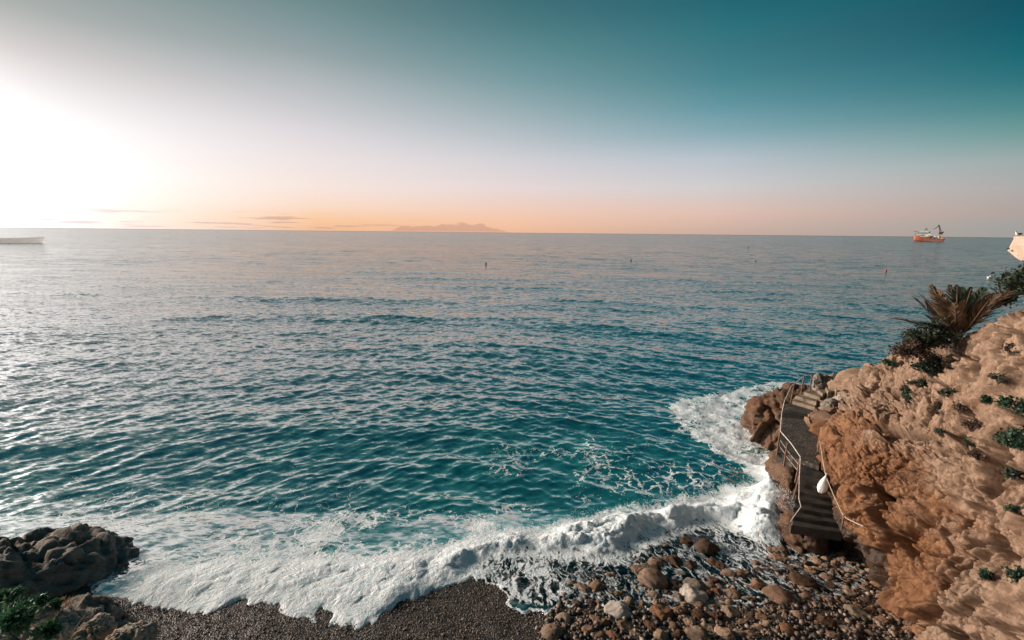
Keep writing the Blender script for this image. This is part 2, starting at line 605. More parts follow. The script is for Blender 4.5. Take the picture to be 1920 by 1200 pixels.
BORE = polyW([(255, 1138), (330, 1139), (400, 1149), (450, 1132), (520, 1142), (620, 1166), (700, 1171), (745, 1148), (790, 1122), (850, 1104), (880, 1070), (920, 1046), (1000, 1040), (1090, 1048), (1150, 1048), (1190, 1020), (1250, 996), (1320, 978), (1370, 990), (1420, 1014), (1478, 1008)], WB)
BORE = np.vstack([BORE, polyW([(1490, 940), (1470, 890), (1400, 912), (1300, 930), (1200, 945), (1100, 965), (1000, 995), (930, 1003), (870, 1018), (800, 1040), (700, 1052), (560, 1052), (450, 1062), (330, 1080), (265, 1105)], lambda x, y: W(x, y, 0.25))])
LACE = polyW([(240, 1120), (300, 1060), (400, 1005), (500, 985), (600, 965), (700, 950), (800, 948), (900, 970), (960, 985), (900, 1020), (800, 1060), (500, 1080), (300, 1110)], z0)
GAP = polyW([(640, 1000), (720, 985), (800, 968), (850, 975), (868, 1000), (850, 1022), (780, 1030), (690, 1024)], z0)
SWIRL = polyW([(1255, 758), (1275, 742), (1335, 732), (1400, 722), (1450, 714), (1520, 712), (1520, 760), (1490, 860), (1490, 930), (1420, 905), (1395, 872), (1330, 835), (1275, 805)], z0)
WISP = polyW([(1075, 830), (1110, 815), (1140, 850), (1180, 880), (1230, 900), (1200, 915), (1150, 905), (1070, 912), (1080, 880), (1100, 860)], z0)
WISP2 = polyW([(880, 945), (960, 930), (1010, 945), (1000, 975), (930, 975)], z0)
WISP3 = polyW([(1310, 862), (1345, 866), (1380, 890), (1360, 892), (1325, 880)], z0)
THIN = polyW([(885, 1082), (965, 1136), (1070, 1150), (1200, 1146), (1400, 1150), (1560, 1128), (1660, 1092), (1560, 1030), (1478, 1000), (1420, 1010), (1320, 972), (1190, 1010), (1150, 1040), (1000, 1032), (920, 1040)], WB)
WEDGE = polyW([(885, 1075), (930, 1100), (965, 1136), (1010, 1143), (1085, 1150), (1060, 1100), (1030, 1055), (960, 1040)], WB)
SPLASH_C = np.array([W(1452, 930, 0.8)[:2], W(1440, 985, 0.5)[:2], W(1470, 870, 0.8)[:2]])

# fields on a coarse raster
GX0, GX1, GY0, GY1, GS = -22.0, 24.0, 8.0, 40.0, 0.1
gxs = np.arange(GX0, GX1, GS)
gys = np.arange(GY0, GY1, GS)
gp = np.stack(np.meshgrid(gxs, gys, indexing='xy'), -1).reshape(-1, 2)
FIELD = {k: sdist(gp, v).reshape(len(gys), len(gxs)) for k, v in dict(bore=BORE, lace=LACE, gap=GAP, swirl=SWIRL, wisp=WISP, wisp2=WISP2, wisp3=WISP3, thin=THIN, wedge=WEDGE).items()}


def samp(key, x, y):
    F = FIELD[key]
    fx = np.clip((x - GX0) / GS, 0, len(gxs) - 1.001)
    fy = np.clip((y - GY0) / GS, 0, len(gys) - 1.001)
    ix, iy = fx.astype(int), fy.astype(int)
    ax, ay = fx - ix, fy - iy
    v = F[iy, ix] * (1 - ax) * (1 - ay) + F[iy, ix + 1] * ax * (1 - ay) + F[iy + 1, ix] * (1 - ax) * ay + F[iy + 1, ix + 1] * ax * ay
    out = (x < GX0) | (x > GX1 - GS) | (y < GY0) | (y > GY1 - GS)
    return np.where(out, -20.0, v)


def beach_z(x, y):
    p = np.stack([x * 0.5, y * 0.5, np.zeros_like(x)], 1)
    return np.maximum(BEACH_C - BEACH_S * y, -0.16 * (y - 17.4) - 0.35 * np.maximum(0, y - 19)) + 0.05 * fbm(p, 2, 3)


# ------------------------------------------------------------------ sea
NA, NR = 960, 720
azs = np.linspace(R(-64), R(64), NA)
th = np.linspace(R(52), R(3.2), 600)
rr = list(CAM_H / np.tan(th))
while len(rr) < NR:
    rr.append(rr[-1] * (1 + 0.0125 + 0.075 * ((len(rr) - 600) / 120.0) ** 1.1))
rr = np.array(rr)
rr[-1] = 22000
dr = np.gradient(rr)
RRg, AZg = np.meshgrid(rr, azs, indexing='ij')
DRg = np.maximum(np.repeat(dr[:, None], NA, 1), RRg * (azs[1] - azs[0])).ravel()
x0 = (RRg * np.sin(AZg)).ravel()
y0 = (RRg * np.cos(AZg)).ravel()
rad = RRg.ravel()
wz = np.zeros_like(x0)
wx = np.zeros_like(x0)
wy = np.zeros_like(x0)
edgeY = np.interp(x0, edgeW[:, 0], edgeW[:, 1])
near = rad < 45
pn = np.stack([x0, y0, np.zeros_like(x0)], 1)
edge_n = np.zeros_like(x0)
edge_n[near] = 0.30 * fbm(pn[near] * 1.1, 2, 5) + 0.12 * fbm(pn[near] * np.array([4.5, 1.5, 1]), 3, 9)
dsea = y0 - edgeY + edge_n                      # metres seaward of the swash edge
calm = np.where(near, sstep(1.0, 9.0, dsea), 1.0)
NW = 96
_ref = 8.4 * (np.sqrt(1 + (x0 / 14.0) ** 2) - 1) / (1 + (y0 / 42.0) ** 2)
yw = y0 + np.minimum(_ref, 14)
for i in range(NW):
    lam = math.exp(random.uniform(math.log(0.38), math.log(6.0)))
    if i < 7:
        lam = random.uniform(7, 20)
    spread = 30 if lam > 3 else 42
    a = R(-90 - 6 + random.gauss(0, spread))
    sl_ = 0.195 * math.sqrt(2.0 / NW) * (1.0 if lam < 1.5 else (1.5 / lam) ** 0.9)
    if i < 7:
        a = R(-90 + random.uniform(-14, 8))
        sl_ = 0.017
    kx, ky = math.cos(a) * 2 * math.pi / lam, math.sin(a) * 2 * math.pi / lam
    amp = sl_ * lam / (2 * math.pi)
    fade = np.clip(lam / (2.6 * DRg) - 0.35, 0, 1)
    if not fade.any():
        continue
    m = fade > 0
    ph = kx * x0[m] + ky * yw[m] + random.uniform(0, 6.28)
    f = fade[m] * amp
    wz[m] += f * np.cos(ph)
    sn = np.sin(ph) * f * 0.85
    wx[m] -= math.cos(a) * sn
    wy[m] -= math.sin(a) * sn
gust = 1.0 + 0.35 * fbm(np.stack([x0 * 0.03, y0 * 0.05, np.zeros_like(x0)], 1), 2, 21)
shal = 0.35 + 0.65 * calm
wz *= shal * gust
wx *= shal * gust
wy *= shal * gust

xn, yn, pnn = x0[near], y0[near], pn[near]
_ft = 1 - 0.9 * sstep(-0.8, 0.5, samp('thin', xn, yn))
for w__ in (wx, wy, wz):
    w__[near] *= _ft
bz = beach_z(xn, yn)
d_b = samp('bore', xn, yn) + 0.09 * fbm(pnn * 2.2, 3, 31) + 0.22 * fbm(pnn * 0.9, 2, 36) * sstep(-2.5, 0.5, xn)
d_l = samp('lace', xn, yn)
d_g = samp('gap', xn, yn)
d_s = samp('swirl', xn, yn) + 0.25 * fbm(pnn * 1.4, 3, 33)
d_w = np.maximum(np.maximum(samp('wisp', xn, yn), samp('wisp2', xn, yn)), samp('wisp3', xn, yn))
d_t = samp('thin', xn, yn)
d_v = samp('wedge', xn, yn)
xb = np.interp(xn, [-10, -4, -1.5, 0, 4, 9], [0.14, 0.18, 0.25, 0.36, 0.46, 0.50])   # crest height along the bore
bm_ = sstep(-0.05, 1.0, d_b)
# billowing white-water lumps
f1a, _, rva, _ = worley(pnn * np.array([1.5, 1.7, 1]) + 0.35 * np.stack([fbm(pnn * 1.5, 2, 41), fbm(pnn * 1.5, 2, 42), 0 * xn], 1) + np.array([0, 0, 0.37]), 300)
f1b, _, _, _ = worley(pnn * 4.2 + np.array([0, 0, 0.21]), 320)
f1c, _, _, _ = worley(pnn * 9.5 + np.array([0, 0, 0.43]), 340)
bill = 0.55 * (1 - f1a ** 2) * (0.5 + rva[:, 0]) + 0.24 * (1 - f1b ** 2) + 0.11 * (1 - f1c ** 2)
right = sstep(-3.5, 0.5, xn)
f1d, _, _, _ = worley(pnn * 17.0 + np.array([0, 0, 0.3]), 350)
bill = bill + 0.07 * (1 - f1d ** 2)
xb = xb * (0.85 + 0.5 * fbm(np.stack([xn * 0.6, yn * 0.2, 0 * xn], 1), 2, 37))
rolls = bm_ * (xb * (0.55 + 0.2 * bill) + (0.07 + 0.22 * right) * (bill - 0.35))
rolls += 0.10 * sstep(-0.2, 0.8, d_s) * (bill - 0.3)
spl = np.zeros_like(xn)
for c, hgt, rd in zip(SPLASH_C, (1.15, 0.55, 0.55), (0.95, 0.8, 0.7)):
    q = ((xn - c[0]) ** 2 + (yn - c[1]) ** 2) / rd ** 2
    spl += hgt * np.exp(-q) * (0.7 + 0.5 * bill)
zn = wz[near] * np.where(dsea[near] > 0, 1, 0.2)
thick = 0.028 + 0.02 * fbm(pnn * 1.3, 2, 55)
zn = np.maximum(zn, bz + thick * sstep(0, 0.25, dsea[near])) + rolls + spl
dn = dsea[near]
zn = np.where(dn < 0, bz - 0.12 * sstep(0, 0.12, -dn) - 0.02, zn)
xr = 0.5 * bm_ * (bill - 0.4) * 0.25
wz[near] = zn
wx[near] += 0.0
foam = np.zeros_like(x0)
fo = np.zeros_like(xn)
patch = fbm(pnn * 0.8, 3, 71)
fo = np.maximum(fo, (1.0 + 0.12 * patch + 0.02 * right) * (sstep(-0.35, 0.35, d_b) * (1 - right) + right * sstep(-0.35, 0.62, d_b)))
fo = np.maximum(fo, (0.56 + 0.20 * patch) * sstep(-0.9, 0.6, d_l))
fo -= 0.42 * sstep(-0.3, 0.5, d_g)
fo = np.maximum(fo, (0.80 + 0.26 * patch) * sstep(-0.6, 0.5, d_s))
fo = np.maximum(fo, (0.37 + 0.22 * patch) * sstep(-0.8, 0.6, d_w))
fo = np.maximum(fo, (0.32 + 0.15 * patch) * sstep(-0.2, 0.3, d_t))
fo = np.maximum(fo, (0.50 + 0.08 * patch) * sstep(-0.2, 0.2, d_v))
fo = np.maximum(fo, 1.0 * sstep(0.12, 0.4, spl))
fo = np.maximum(fo, 1.1 * sstep(-0.8, -0.2, d_b) * sstep(0.7, 0.3, dn))
fo = np.maximum(fo, 0.66 * sstep(-1.0, -0.05, d_b))
patch2 = fbm(pnn * np.array([0.35, 0.6, 1]) + 40, 3, 75)
fo = np.maximum(fo, (0.15 + 0.28 * patch2) * sstep(18, 8, dn) * sstep(-4, 1, xn))
# rim of foam along the swash edge and thin scattered streaks in the bay
fo = np.maximum(fo, 0.8 * sstep(0.0, 0.03, dn) * (1 - sstep(0.06, 0.2, dn)))
fo = np.maximum(fo, (0.30 + 0.14 * patch) * sstep(14, 2, dn) * sstep(9, -9, xn) * (1 - sstep(4, 9, dn) * sstep(-9, -2, xn)))
foam[near] = np.clip(fo, 0, 1.2)
thin = np.zeros_like(x0)
thin[near] = 1 - sstep(0.14, 0.5, zn - bz)
thin[near] *= sstep(-0.6, 0.2, d_t)
shoal = np.zeros_like(x0)
shoal[near] = sstep(24, 2, dn) * (0.62 + 0.35 * fbm(pnn * 0.25, 2, 81)) + 0.6 * sstep(-1.2, 1.0, d_s) + 0.8 * sstep(-1.3, 0.2, d_b) + 0.35 * sstep(-2.0, 0.5, samp('wisp', xn, yn))
verts = np.stack([x0 + wx, y0 + wy, wz], 1)
idx = np.arange(NA * NR).reshape(NR, NA)
fq = np.stack([idx[:-1, :-1], idx[:-1, 1:], idx[1:, 1:], idx[1:, :-1]], -1).reshape(-1, 4)
keep = (dsea[fq].max(1) > -0.12)
# leave out water inside the headland and the boulder at the left
cb = np.array([[11.4, 6], [12.4, 15.2], [15.4, 20.2], [18.5, 24.5], [30, 26], [30, 6]])
cen = verts[fq].mean(1)[:, :2]
nearf = cen[:, 1] < 28
keep[nearf] &= sdist(cen[nearf], cb) < 0.6
fq = fq[keep]
used = np.zeros(NA * NR, bool)
used[fq.ravel()] = True
remap = np.cumsum(used) - 1
me = mesh_from('sea', verts[used], remap[fq], None, True)
attr(me, 'foam', foam[used])
attr(me, 'thin', thin[used])
runv = np.zeros_like(x0)
runv[near] = np.maximum(sstep(-0.5, 0.1, d_t), 0.8 * sstep(-1.3, -0.7, d_b) * sstep(-3, 0, xn)) * (1 - sstep(-0.1, 0.6, d_b))
attr(me, 'run', runv[used])
attr(me, 'shoal', np.clip(shoal[used], 0, 1))
attr(me, 'dist', rad[used])

m, t = new_mat('sea_water')
geo = t.n('ShaderNodeNewGeometry')
pos = geo.outputs['Position']
at = lambda n_: t.n('ShaderNodeAttribute', attribute_name=n_).outputs['Fac']
A_f, A_t, A_s, A_d = at('foam'), at('thin'), at('shoal'), at('dist')
farf = t.mapr(A_d, 25, 220)
# small chop as slope noise at several wavelengths
slope = None
for k, (sc, amt, d0, d1) in enumerate(((5.5, 0.6, 0, 45), (2.1, 0.8, 4, 90), (0.55, 0.42, 60, 300), (0.26, 0.5, 50, 260), (0.12, 0.42, 120, 900), (0.035, 0.4, 400, 4000))):
    mp = t.vmath('MULTIPLY', pos, (0.42 * sc, 1.0 * sc, 0.3 * sc))
    nc = t.noise(mp, 1.0, 3.0, 0.55, 0.6, color=True)
    nv = t.vmath('SUBTRACT', nc, (0.5, 0.5, 0.5))
    ds = t.mapr(A_d, d0, d1, 0.35 if k else 0.8, 1.0)
    sc_ = t.n('ShaderNodeVectorMath', operation='SCALE')
    t.l(t.vmath('MULTIPLY', nv, (amt * 0.7, amt, 0)), sc_.inputs[0])
    t.l(ds, sc_.inputs['Scale'])
    slope = sc_.outputs[0] if slope is None else t.vmath('ADD', slope, sc_.outputs[0])
nrm = t.vmath('NORMALIZE', t.vmath('ADD', geo.outputs['Normal'], slope))
body = t.mix(A_s, (0.003, 0.060, 0.070, 1), (0.012, 0.225, 0.185, 1))
pw = t.n('ShaderNodeBsdfPrincipled')
t.l(body, pw.inputs['Base Color'])
t.l(t.mapr(A_d, 20, 600, 0.06, 0.15), pw.inputs['Roughness'])
pw.inputs['IOR'].default_value = 7.0
t.l(nrm, pw.inputs['Normal'])
# foam lacework
wv = t.vmath('MULTIPLY', t.vmath('SUBTRACT', t.noise(pos, 1.1, 4.0, 0.6, color=True), (0.5, 0.5, 0.5)), (1.3, 1.3, 0))
pf = t.vmath('MULTIPLY', t.vmath('ADD', pos, wv), (1.0, 1.0, 0.0))
e1 = t.mapr(t.voro(pf, 1.5, 'DISTANCE_TO_EDGE'), 0.0, 0.14, 1.0, 0.0, False)
e2 = t.mapr(t.voro(pf, 4.2, 'DISTANCE_TO_EDGE'), 0.0, 0.17, 1.0, 0.0, False)
e3 = t.mapr(t.voro(pf, 11.0, 'DISTANCE_TO_EDGE'), 0.0, 0.25, 1.0, 0.0, False)
fn = t.noise(pf, 2.4, 6.0, 0.7)
T = t.math('ADD', t.math('ADD', t.math('MULTIPLY', e1, 0.38), t.math('MULTIPLY', e2, 0.28)), t.math('ADD', t.math('MULTIPLY', e3, 0.10), t.math('MULTIPLY', fn, 0.58)))
T = t.math('SUBTRACT', T, 0.06)
# in the thin run-up the foam is drawn out into wavering threads along the flow
ps = t.vmath('MULTIPLY', t.vmath('ADD', pos, t.vmath('MULTIPLY', t.vmath('SUBTRACT', t.noise(pos, 0.9, 3.0, 0.6, color=True), (0.5, 0.5, 0.5)), (0.9, 0.6, 0))), (1.0, 0.36, 0.0))
r1 = t.math('SUBTRACT', 1.0, t.math('MULTIPLY', t.math('ABSOLUTE', t.math('SUBTRACT', t.noise(ps, 3.2, 5.0, 0.62, 0.5), 0.5)), 11.0), clamp=True)
r2 = t.math('SUBTRACT', 1.0, t.math('MULTIPLY', t.math('ABSOLUTE', t.math('SUBTRACT', t.noise(ps, 8.5, 4.0, 0.65, 0.6), 0.5)), 8.0), clamp=True)
nf = t.noise(ps, 5.0, 5.0, 0.75)
Tt = t.math('ADD', t.math('ADD', t.math('MULTIPLY', r1, 0.40), t.math('MULTIPLY', r2, 0.22)), t.math('MULTIPLY', nf, 0.55))
A_r = at('run')
T = t.math('ADD', t.math('MULTIPLY', T, t.math('SUBTRACT', 1.0, A_r)), t.math('MULTIPLY', Tt, A_r))
thr = t.math('SUBTRACT', 1.0, A_f)
ff = t.mapr(t.math('SUBTRACT', T, thr), t.math('SUBTRACT', -0.03, t.math('MULTIPLY', A_r, 0.09)), t.math('ADD', 0.14, t.math('MULTIPLY', A_r, 0.14)))
ff = t.math('MULTIPLY', ff, t.mapr(A_f, 0.02, 0.2))
pfm = t.n('ShaderNodeBsdfPrincipled')
fcol = t.mix(t.mapr(t.noise(pos, 3.0, 5.0, 0.7), 0.35, 0.6), (0.64, 0.74, 0.77, 1), (0.80, 0.82, 0.83, 1))
t.l(fcol, pfm.inputs['Base Color'])
pfm.inputs['Roughness'].default_value = 0.8
pfm.inputs['Subsurface Weight'].default_value = 0.6
pfm.inputs['Subsurface Radius'].default_value = (1.0, 1.0, 1.0)
pfm.inputs['Subsurface Scale'].default_value = 0.10
bpf = t.n('ShaderNodeBump')
bpf.inputs['Strength'].default_value = 0.9
bpf.inputs['Distance'].default_value = 0.06
t.l(t.math('ADD', t.noise(pf, 7.0, 6.0, 0.7), t.math('MULTIPLY', t.voro(pf, 9.0), -0.5)), bpf.inputs['Height'])
t.l(bpf.outputs[0], pfm.inputs['Normal'])
# very shallow run-up: clear film with a sheen
tr = t.n('ShaderNodeBsdfTransparent')
tr.inputs[0].default_value = (0.80, 0.83, 0.82, 1)
gl = t.n('ShaderNodeBsdfGlossy')
gl.inputs['Roughness'].default_value = 0.12
t.l(nrm, gl.inputs['Normal'])
fr = t.n('ShaderNodeFresnel')
fr.inputs['IOR'].default_value = 1.333
t.l(nrm, fr.inputs['Normal'])
film = t.n('ShaderNodeMixShader')
t.l(fr.outputs[0], film.inputs[0])
t.l(tr.outputs[0], film.inputs[1])
t.l(gl.outputs[0], film.inputs[2])
mx = t.n('ShaderNodeMixShader')
t.l(t.math('MULTIPLY', A_t, 0.985), mx.inputs[0])
t.l(pw.outputs[0], mx.inputs[1])
t.l(film.outputs[0], mx.inputs[2])
mx2 = t.n('ShaderNodeMixShader')
t.l(ff, mx2.inputs[0])
t.l(mx.outputs[0], mx2.inputs[1])
t.l(pfm.outputs[0], mx2.inputs[2])
o_ = t.n('ShaderNodeOutputMaterial')
t.l(mx2.outputs[0], o_.inputs[0])
me.materials.append(m)
sea = tag(link('sea', me), kind='structure')

# ------------------------------------------------------------------ beach of fine shingle
bx = np.arange(-17, 15.5, 0.075)
by = np.arange(5.5, 21, 0.075)
BX, BY = np.meshgrid(bx, by, indexing='xy')
bxx, byy = BX.ravel(), BY.ravel()
pb = np.stack([bxx, byy, 0 * bxx], 1)
bzz = beach_z(bxx, byy)
f1, f2, rv, off = worley(pb * 11.0, 400)
bzz = bzz + 0.008 * (1 - f1 ** 2) * (0.4 + rv[:, 0]) + 0.02 * fbm(pb * 3, 2, 401) - 0.03
ib = np.arange(len(bxx)).reshape(BX.shape)
fb = np.stack([ib[:-1, :-1], ib[:-1, 1:], ib[1:, 1:], ib[1:, :-1]], -1).reshape(-1, 4)
m, t = new_mat('wet_shingle')
geo = t.n('ShaderNodeNewGeometry')
pos = geo.outputs['Position']
vc = t.n('ShaderNodeTexVoronoi')
t.l(pos, vc.inputs['Vector'])
vc.inputs['Scale'].default_value = 20.0
sep = t.n('ShaderNodeSeparateColor')
t.l(vc.outputs['Color'], sep.inputs[0])
c = t.ramp(sep.outputs[0], [(0.0, (0.013, 0.010, 0.008)), (0.45, (0.028, 0.020, 0.015)), (0.8, (0.060, 0.040, 0.029)), (0.97, (0.15, 0.105, 0.075)), (1.0, (0.32, 0.25, 0.19))])
c = t.mix(t.mapr(t.noise(pos, 0.5, 4.0), 0.35, 0.65), c, t.mix(1.0, c, (0.62, 0.60, 0.58, 1), 'MULTIPLY'))
pp = t.n('ShaderNodeBsdfPrincipled')
t.l(c, pp.inputs['Base Color'])
pp.inputs['Roughness'].default_value = 0.55
bp = t.n('ShaderNodeBump')
bp.inputs['Strength'].default_value = 1.0
bp.inputs['Distance'].default_value = 0.03
t.l(t.math('MULTIPLY', t.voro(pos, 20.0), -1.0), bp.inputs['Height'])
t.l(bp.outputs[0], pp.inputs['Normal'])
oo = t.n('ShaderNodeOutputMaterial')
t.l(pp.outputs[0], oo.inputs[0])
M_SHINGLE = m
me = mesh_from('beach', np.stack([bxx, byy, bzz], 1), fb, m, True)
tag(link('beach', me), kind='structure')


def scatter_stones(name, n, px_poly, size, mat_cols, seed):
    """countless little stones in one mesh, with a per-stone colour value"""
    rng = np.random.default_rng(seed)
    poly = polyW(px_poly, WB)
    lo, hi = poly.min(0), poly.max(0)
    pts = rng.uniform(lo, hi, (n * 6, 2))
    pts = pts[sdist(pts, poly) > 0][:n]
    n = len(pts)
    v, f = ICO[1]
    s = size[0] * (size[1] / size[0]) ** (rng.random(n) ** 2.2)
    sc = s[:, None] * np.stack([rng.uniform(0.8, 1.3, n), rng.uniform(0.7, 1.0, n), rng.uniform(0.45, 0.8, n)], 1)
    a = rng.uniform(0, 6.28, n)
    vv = v[None] * (1 + rng.uniform(-0.16, 0.16, (n, len(v), 1))) * sc[:, None, :]
    ca, sa = np.cos(a)[:, None], np.sin(a)[:, None]
    X = vv[..., 0] * ca - vv[..., 1] * sa + pts[:, 0:1]
    Y = vv[..., 0] * sa + vv[..., 1] * ca + pts[:, 1:2]
    z = beach_z(pts[:, 0], pts[:, 1])
    Z = vv[..., 2] + (z + 0.25 * sc[:, 2] - 0.01)[:, None]
    V = np.stack([X, Y, Z], -1).reshape(-1, 3)
    F = (f[None] + (np.arange(n) * len(v))[:, None, None]).reshape(-1, 3)
    me = mesh_from(name, V, F, mat_cols, True)
    attr(me, 'tone', np.repeat(rng.random(n), len(v)))
    return tag(link(name, me), kind='stuff')


m, t = new_mat('mixed_pebbles')
tn = t.n('ShaderNodeAttribute', attribute_name='tone').outputs['Fac']
geo = t.n('ShaderNodeNewGeometry')
c = t.ramp(tn, [(0.0, (0.022, 0.017, 0.014)), (0.3, (0.06, 0.043, 0.033)), (0.65, (0.16, 0.108, 0.078)), (0.9, (0.27, 0.195, 0.145)), (1.0, (0.38, 0.30, 0.24))])
c = t.mix(t.mapr(t.noise(geo.outputs['Position'], 18.0, 4.0), 0.35, 0.7), c, t.mix(1.0, c, (0.6, 0.56, 0.54, 1), 'MULTIPLY'))
pp = t.n('ShaderNodeBsdfPrincipled')
t.l(c, pp.inputs['Base Color'])
pp.inputs['Roughness'].default_value = 0.6
oo = t.n('ShaderNodeOutputMaterial')
t.l(pp.outputs[0], oo.inputs[0])
M_PEB = m
scatter_stones('shingle', 9000, [(200, 1130), (600, 1150), (900, 1070), (1060, 1120), (1060, 1230), (120, 1230)], (0.011, 0.034), M_PEB, 3)
scatter_stones('pebbles', 3600, [(1010, 1160), (1080, 1080), (1250, 1090), (1500, 1050), (1590, 1010), (1660, 1070), (1730, 1180), (1740, 1230), (1000, 1230)], (0.03, 0.11), M_PEB, 4)

# ------------------------------------------------------------------ headland cliff


def catmull(pts, n):
    """pts (K,D) -> n samples through them"""
    K = len(pts)
    u = np.linspace(0, K - 1, n) if np.isscalar(n) else np.asarray(n)
    i = np.clip(np.floor(u).astype(int), 0, K - 2)
    f = (u - i)[:, None] if pts.ndim == 2 else (u - i)[:, None, None]
    g = lambda j: pts[np.clip(j, 0, K - 1)]
    p0, p1, p2, p3 = g(i - 1), g(i), g(i + 1), g(i + 2)
    return 0.5 * (2 * p1 + (p2 - p0) * f + (2 * p0 - 5 * p1 + 4 * p2 - p3) * f ** 2 + (3 * p1 - p0 - 3 * p2 + p3) * f ** 3)


def surf(cols, nu, nv):
    a = np.array(cols)                       # (cols, rows, 3)
    a = catmull(a, nu)
    b = catmull(np.swapaxes(a, 0, 1), nv)    # (nv, nu, 3)
    return b


def normals(G):
    du = np.gradient(G, axis=1)
    dv = np.gradient(G, axis=0)
    du /= np.linalg.norm(du, axis=2, keepdims=True) + 1e-9
    dv /= np.linalg.norm(dv, axis=2, keepdims=True) + 1e-9
    n = np.cross(du, dv)
    return n / (np.linalg.norm(n, axis=2, keepdims=True) + 1e-9)


def below(p, z):
    return np.array([p[0], p[1], z])


def off_(p, dx, dy, dz):
    return np.array([p[0] + dx, p[1] + dy, p[2] + dz])


CC = []
for base, mids, back in (
    ((1612, 718, 25.2), [(1616, 712, 24.9), (1622, 706, 24.5), (1632, 697, 24.2), (1645, 690, 24.0)], (2.5, 1.5, -1.2)),
    ((1600, 745, 22.6), [(1598, 742, 22.3), (1610, 728, 22.2), (1628, 705, 22.0), (1645, 684, 21.8)], (2.5, 1.5, -0.8)),
    ((1556, 800, 21.0), [(1562, 782, 21.0), (1575, 758, 21.0), (1612, 722, 21.0), (1655, 664, 21.0)], (2.5, 1.2, -0.5)),
    ((1550, 880, 18.3), [(1546, 848, 18.5), (1572, 790, 19.2), (1615, 735, 19.8), (1675, 642, 19.9)], (2.5, 1.2, -0.3)),
    ((1598, 1000, 16.6), [(1584, 900, 16.8), (1600, 820, 17.3), (1660, 745, 18.0), (1735, 668, 18.6)], (2.2, 1.0, -0.2)),
    ((1645, 1090, 14.5), [(1655, 970, 14.9), (1685, 850, 15.5), (1730, 750, 16.3), (1788, 664, 17.0)], (2.5, 1.2, 0.0)),
    ((1726, 1200, 12.3), [(1744, 1060, 12.8), (1775, 900, 13.5), (1815, 760, 14.4), (1853, 602, 15.3)], (2.5, 1.0, 0.0)),
    ((1810, 1330, 10.6), [(1845, 1160, 11.0), (1873, 960, 11.6), (1893, 760, 12.6), (1930, 550, 13.8)], (2.5, 0.8, 0.1)),
    ((1910, 1500, 9.0), [(1965, 1280, 9.2), (2010, 1000, 9.8), (2050, 760, 10.6), (2090, 520, 11.5)], (2.5, 0.5, 0.1)),
    ((2100, 1800, 7.2), [(2200, 1450, 7.4), (2250, 1000, 7.8), (2300, 720, 8.3), (2360, 450, 8.8)], (2.5, 0.0, 0.1)),
):
    b_ = P(*base)
    ms = [P(*q) for q in mids]
    bk = off_(ms[-1], *back)
    bk2 = off_(bk, back[0] * 2, back[1] * 2, back[2] * 2 - 0.3)
    CC.append([below(b_ + np.array([-0.3, -0.1, 0]), -1.2), b_] + ms + [bk, bk2])
def spread_u(n, marks):
    """sample positions: marks = [(control position, share of samples up to it)]"""
    return np.interp(np.linspace(0, 1, n), [m_[1] for m_ in marks], [m_[0] for m_ in marks])


G = surf(CC, spread_u(760, [(0, 0), (7.2, 0.93), (9, 1)]), spread_u(480, [(0, 0), (1, 0.07), (5, 0.88), (7, 1)]))
Nn = normals(G)
if (Nn[240, 380] @ (np.array([0, 0, 12]) - G[240, 380])) < 0:
    Nn = -Nn
    flip = True
else:
    flip = False
pts = G.reshape(-1, 3)
# fracture direction: beds dip down towards the sea
ST = np.array([[0.95, 0.25, 0.0], [-0.1, 0.9, 0.30], [0.25, -0.2, 0.75]])
slab = sstep(5.2, 7.8, pts[:, 2] + 0.9 * fbm(pts * 0.4, 2, 990))
h = rock_disp(pts, (2.7, 1.05, 0.42), (0.42, 0.14, 0.042), 1000, ST, 1.7, 0.045, 1 - 0.42 * slab, 4.2, 0.16)
# wear: round the steps between blocks off a little
hg = h.reshape(G.shape[:2])
for _ in range(2):
    hp = np.pad(hg, 1, mode='edge')
    hg = (hp[:-2, 1:-1] + hp[2:, 1:-1] + hp[1:-1, :-2] + hp[1:-1, 2:] + 2 * hp[1:-1, 1:-1]) / 6
h = hg.ravel() + 0.02 * fbm(pts * 5.0, 4, 1450, 0.6) + rock_disp(pts, (0.6, 0.24), (0.036, 0.015), 1460, None, 1.9, 0.0, 1.0, 2.6, 0.3)
# long joints running through the beds, opened up in places
for k_, (nx, ny, nz, sp_, dp_, wd_) in enumerate(((0.62, -0.45, 0.64, 1.15, 0.42, 0.10), (-0.25, 0.55, 0.80, 1.5, 0.40, 0.10), (0.85, 0.45, -0.2, 1.6, 0.50, 0.12))):
    u_ = (pts @ np.array([nx, ny, nz]) + 0.32 * fbm(pts * 0.55 + k_ * 7, 3, 1600 + k_ * 10) + 0.06 * fbm(pts * 2.5, 2, 1650 + k_)) / sp_
    fr_ = np.abs(u_ - np.round(u_)) * sp_
    msk = 1.35 * sstep(-0.22, 0.25, fbm(pts * 0.45 + 20 * k_, 3, 1700 + k_ * 10))
    h -= dp_ * msk * (1 - sstep(0.25 * wd_, wd_, fr_))
    h += dp_ * 0.65 * msk * (hash3(np.floor(u_).astype(np.int64), np.floor(u_).astype(np.int64) * 0, np.floor(u_).astype(np.int64) * 0, k_) - 0.5)
# big ledges and gullies
h += 0.35 * fbm(pts * np.array([0.35, 0.35, 0.25]), 3, 1500)
h = h * np.clip(0.35 + 0.25 * (pts[:, 2] + 1.2), 0.3, 1.0)
